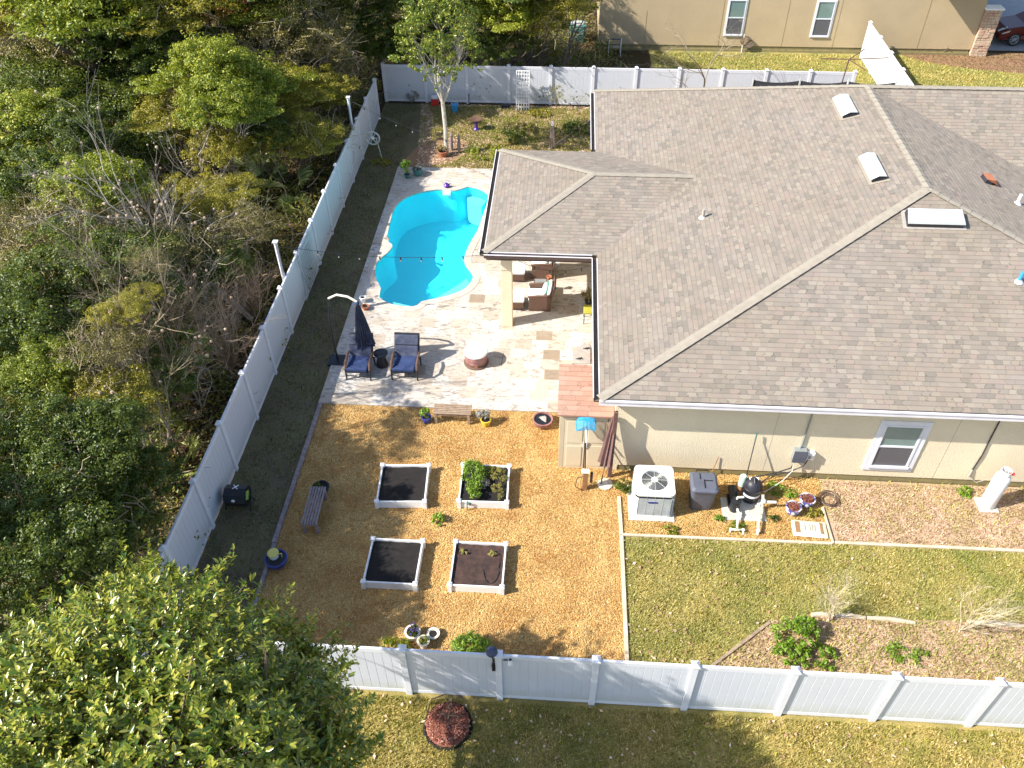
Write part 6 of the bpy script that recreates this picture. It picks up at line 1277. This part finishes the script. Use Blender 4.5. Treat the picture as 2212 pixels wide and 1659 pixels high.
# mulch ring outside the front fence
g = gp(968, 1568); r = thing('mulch_ring', 'round red brown mulch ring with dead twigs outside the front fence', 'mulch ring', (g.x, g.y, 0))
MB().lathe([(.53, 0), (.50, .045), (.48, .05), (.46, .02)], 34).build('edging_ring', 'soil', r); MB().lathe([(.46, .03), (.42, .10), (.3, .17), (.12, .2), (.001, .21)], 26).build('mulch_mound', 'mulchred', r, smooth=True)
rs = np.random.RandomState(3); n_ = 2600; rad = .45*np.sqrt(rs.rand(n_)); a = rs.rand(n_)*6.283; C = np.stack([rad*np.cos(a), rad*np.sin(a), .2-.5*rad**2+rs.rand(n_)*.05], 1)
V, F = leaves_np(C, unit(np.array([0, 0, 1.])+rs.randn(n_, 3)*.6), .055, rs, .35); npmesh('mulch_chips', V, F, leafmat('red_bark_chips', [(0, (.10, .03, .02)), (.4, (.24, .08, .05)), (.8, (.40, .17, .12)), (1, (.52, .32, .25))], 0, .8, .2), r, kind='stuff')
mb = MB(); branches(9, (0, 0, .1), (0, 0, 1), .25, .012, 3, mb, 4, 4, .9); mb.build('dead_twigs', 'barkpale', r)
mb = MB().tube([(-.5, .25, .02), (-.42, .55, .03), (-.1, .7, .03), (.25, .62, .02), (.3, .35, .1)], .012, 5); mb.build('drip_hose', 'bark', r)
# neighbouring bare tree
b_ = gp(1494, 185, 0); b_ = Vector((5.4, 34.6, 0)); bare('bare_tree', 'leafless young tree behind the roof ridge in front of the back fence', b_, b_+Vector((.1, 0, 1)), 2.5, .06, 4, 161, 'barkpale', 0, .55, 1, .62, 'seed', 'bare tree', 4)

# ------------------------------------------------------------------ big glossy tree in the foreground
FL_ = [(330, 1500, 6.0, 1.75), (90, 1620, 6.2, 1.8), (585, 1580, 5.2, 1.25), (560, 1440, 4.6, 1.0), (250, 1370, 5.8, .95), (690, 1640, 5.0, .7), (60, 1500, 5.8, 1.0), (370, 1700, 6.2, 1.8), (410, 1320, 4.8, .75), (650, 1480, 4.4, .75), (500, 1700, 5.0, 1.7), (330, 1255, 5.2, .42), (120, 1400, 5.2, .55)]
cs = [gp(u, v, z) for u, v, z, r_ in FL_]; base = Vector((-5.4, 3.4, 0))
r = thing('glossy_tree', 'large glossy broadleaf tree filling the lower left corner', 'tree', base)
rs = np.random.RandomState(42); CC = []; 
for c, (_, _, _, q) in zip(cs, FL_):
    n_ = int(370*q*q)+30; d = unit(rs.randn(n_, 3)); d[:, 2] = np.where(rs.rand(n_) < .72, np.abs(d[:, 2]), d[:, 2]); q2 = q*.92; CC.append(np.array(c-base)+d*q2*np.array([1, 1, .85])*(.62+.44*rs.rand(n_, 1)**.8))
    for _k in range(int(7*q)+2):
        dd = unit(rs.randn(1, 3))[0]; dd[2] = abs(dd[2])*.7+.2; dd /= np.linalg.norm(dd); CC.append(np.array(c-base)+dd*q2*.95+np.outer(np.arange(5)*.11, dd+rs.randn(3)*.15)+rs.randn(5, 3)*.035)
for (u, v, z) in ((480, 1245, 4.6), (485, 1270, 4.6), (490, 1295, 4.5), (555, 1275, 4.3), (560, 1305, 4.3), (600, 1290, 4.2), (590, 1320, 4.3), (640, 1350, 4.2), (780, 1500, 4.6), (770, 1545, 4.6), (690, 1400, 4.2), (150, 1255, 5), (175, 1275, 5), (240, 1230, 5.2), (300, 1220, 5.2), (100, 1290, 5), (30, 1400, 5), (740, 1440, 4.3)):
    p_ = np.array(gp(u, v, z)-base); CC.append(p_+rs.randn(3, 3)*.06)
CC = np.concatenate(CC); n_ = len(CC); cen = np.array([0, .6, 4.2]); ax = unit(unit(CC-cen)*.8+np.array([0, 0, .55])+rs.randn(n_, 3)*.3)
VV = []; FF = []; off = 0
per = 9
k_ = np.repeat(np.arange(n_), per); A = ax[k_]; t = unit(np.cross(A, unit(rs.randn(len(k_), 3)))); tiltv = rs.uniform(.15, .95, (len(k_), 1)); dirv = unit(t*np.cos(tiltv)+A*np.sin(tiltv)); base_l = CC[k_]+A*rs.uniform(-.16, .05, (len(k_), 1))
side = unit(np.cross(dirv, A)); nr = np.cross(side, dirv); ln = rs.uniform(.06, .145, (len(k_), 1)); wd = ln*.18
def pt(a, b, c_): return base_l+dirv*ln*a+side*wd*b+nr*ln*c_
Vl = np.stack([pt(0, 0, 0), pt(.35, -1, .06), pt(.4, 0, -.01), pt(.35, 1, .06), pt(.75, -.75, .03), pt(.78, 0, -.03), pt(.75, .75, .03), pt(1, 0, -.06)], 1).reshape(-1, 3)
i = np.arange(len(k_))[:, None]*8; Fl = np.concatenate([i+[0, 2, 1], i+[0, 3, 2], i+[1, 2, 5], i+[1, 5, 4], i+[2, 3, 6], i+[2, 6, 5], i+[4, 5, 7], i+[5, 6, 7]], 1).reshape(-1, 3)
npmesh('crown', Vl, Fl, L['magnolia'], r)
mb = MB(); mb.tube([(0, 0, 0), (.05, .1, 1.5), (0, .2, 2.8)], [.2, .17, .15], 12)
for c in cs: c2 = c-base; mb.tube([(0, .2, 2.7), tuple(Vector((0, .2, 2.7)).lerp(c2, .5)+Vector((0, 0, .3))), tuple(c2)], [.11, .07, .03], 7)
for j in rs.permutation(n_)[:420]:
    c = min(cs, key=lambda q: (q-base-Vector(CC[j])).length)-base; mb.tube([tuple(c), tuple(c.lerp(Vector(CC[j]), .55)+Vector((0, 0, .05))), tuple(CC[j])], [.022, .014, .007], 4, False)
mb.build('trunk', 'bark', r)
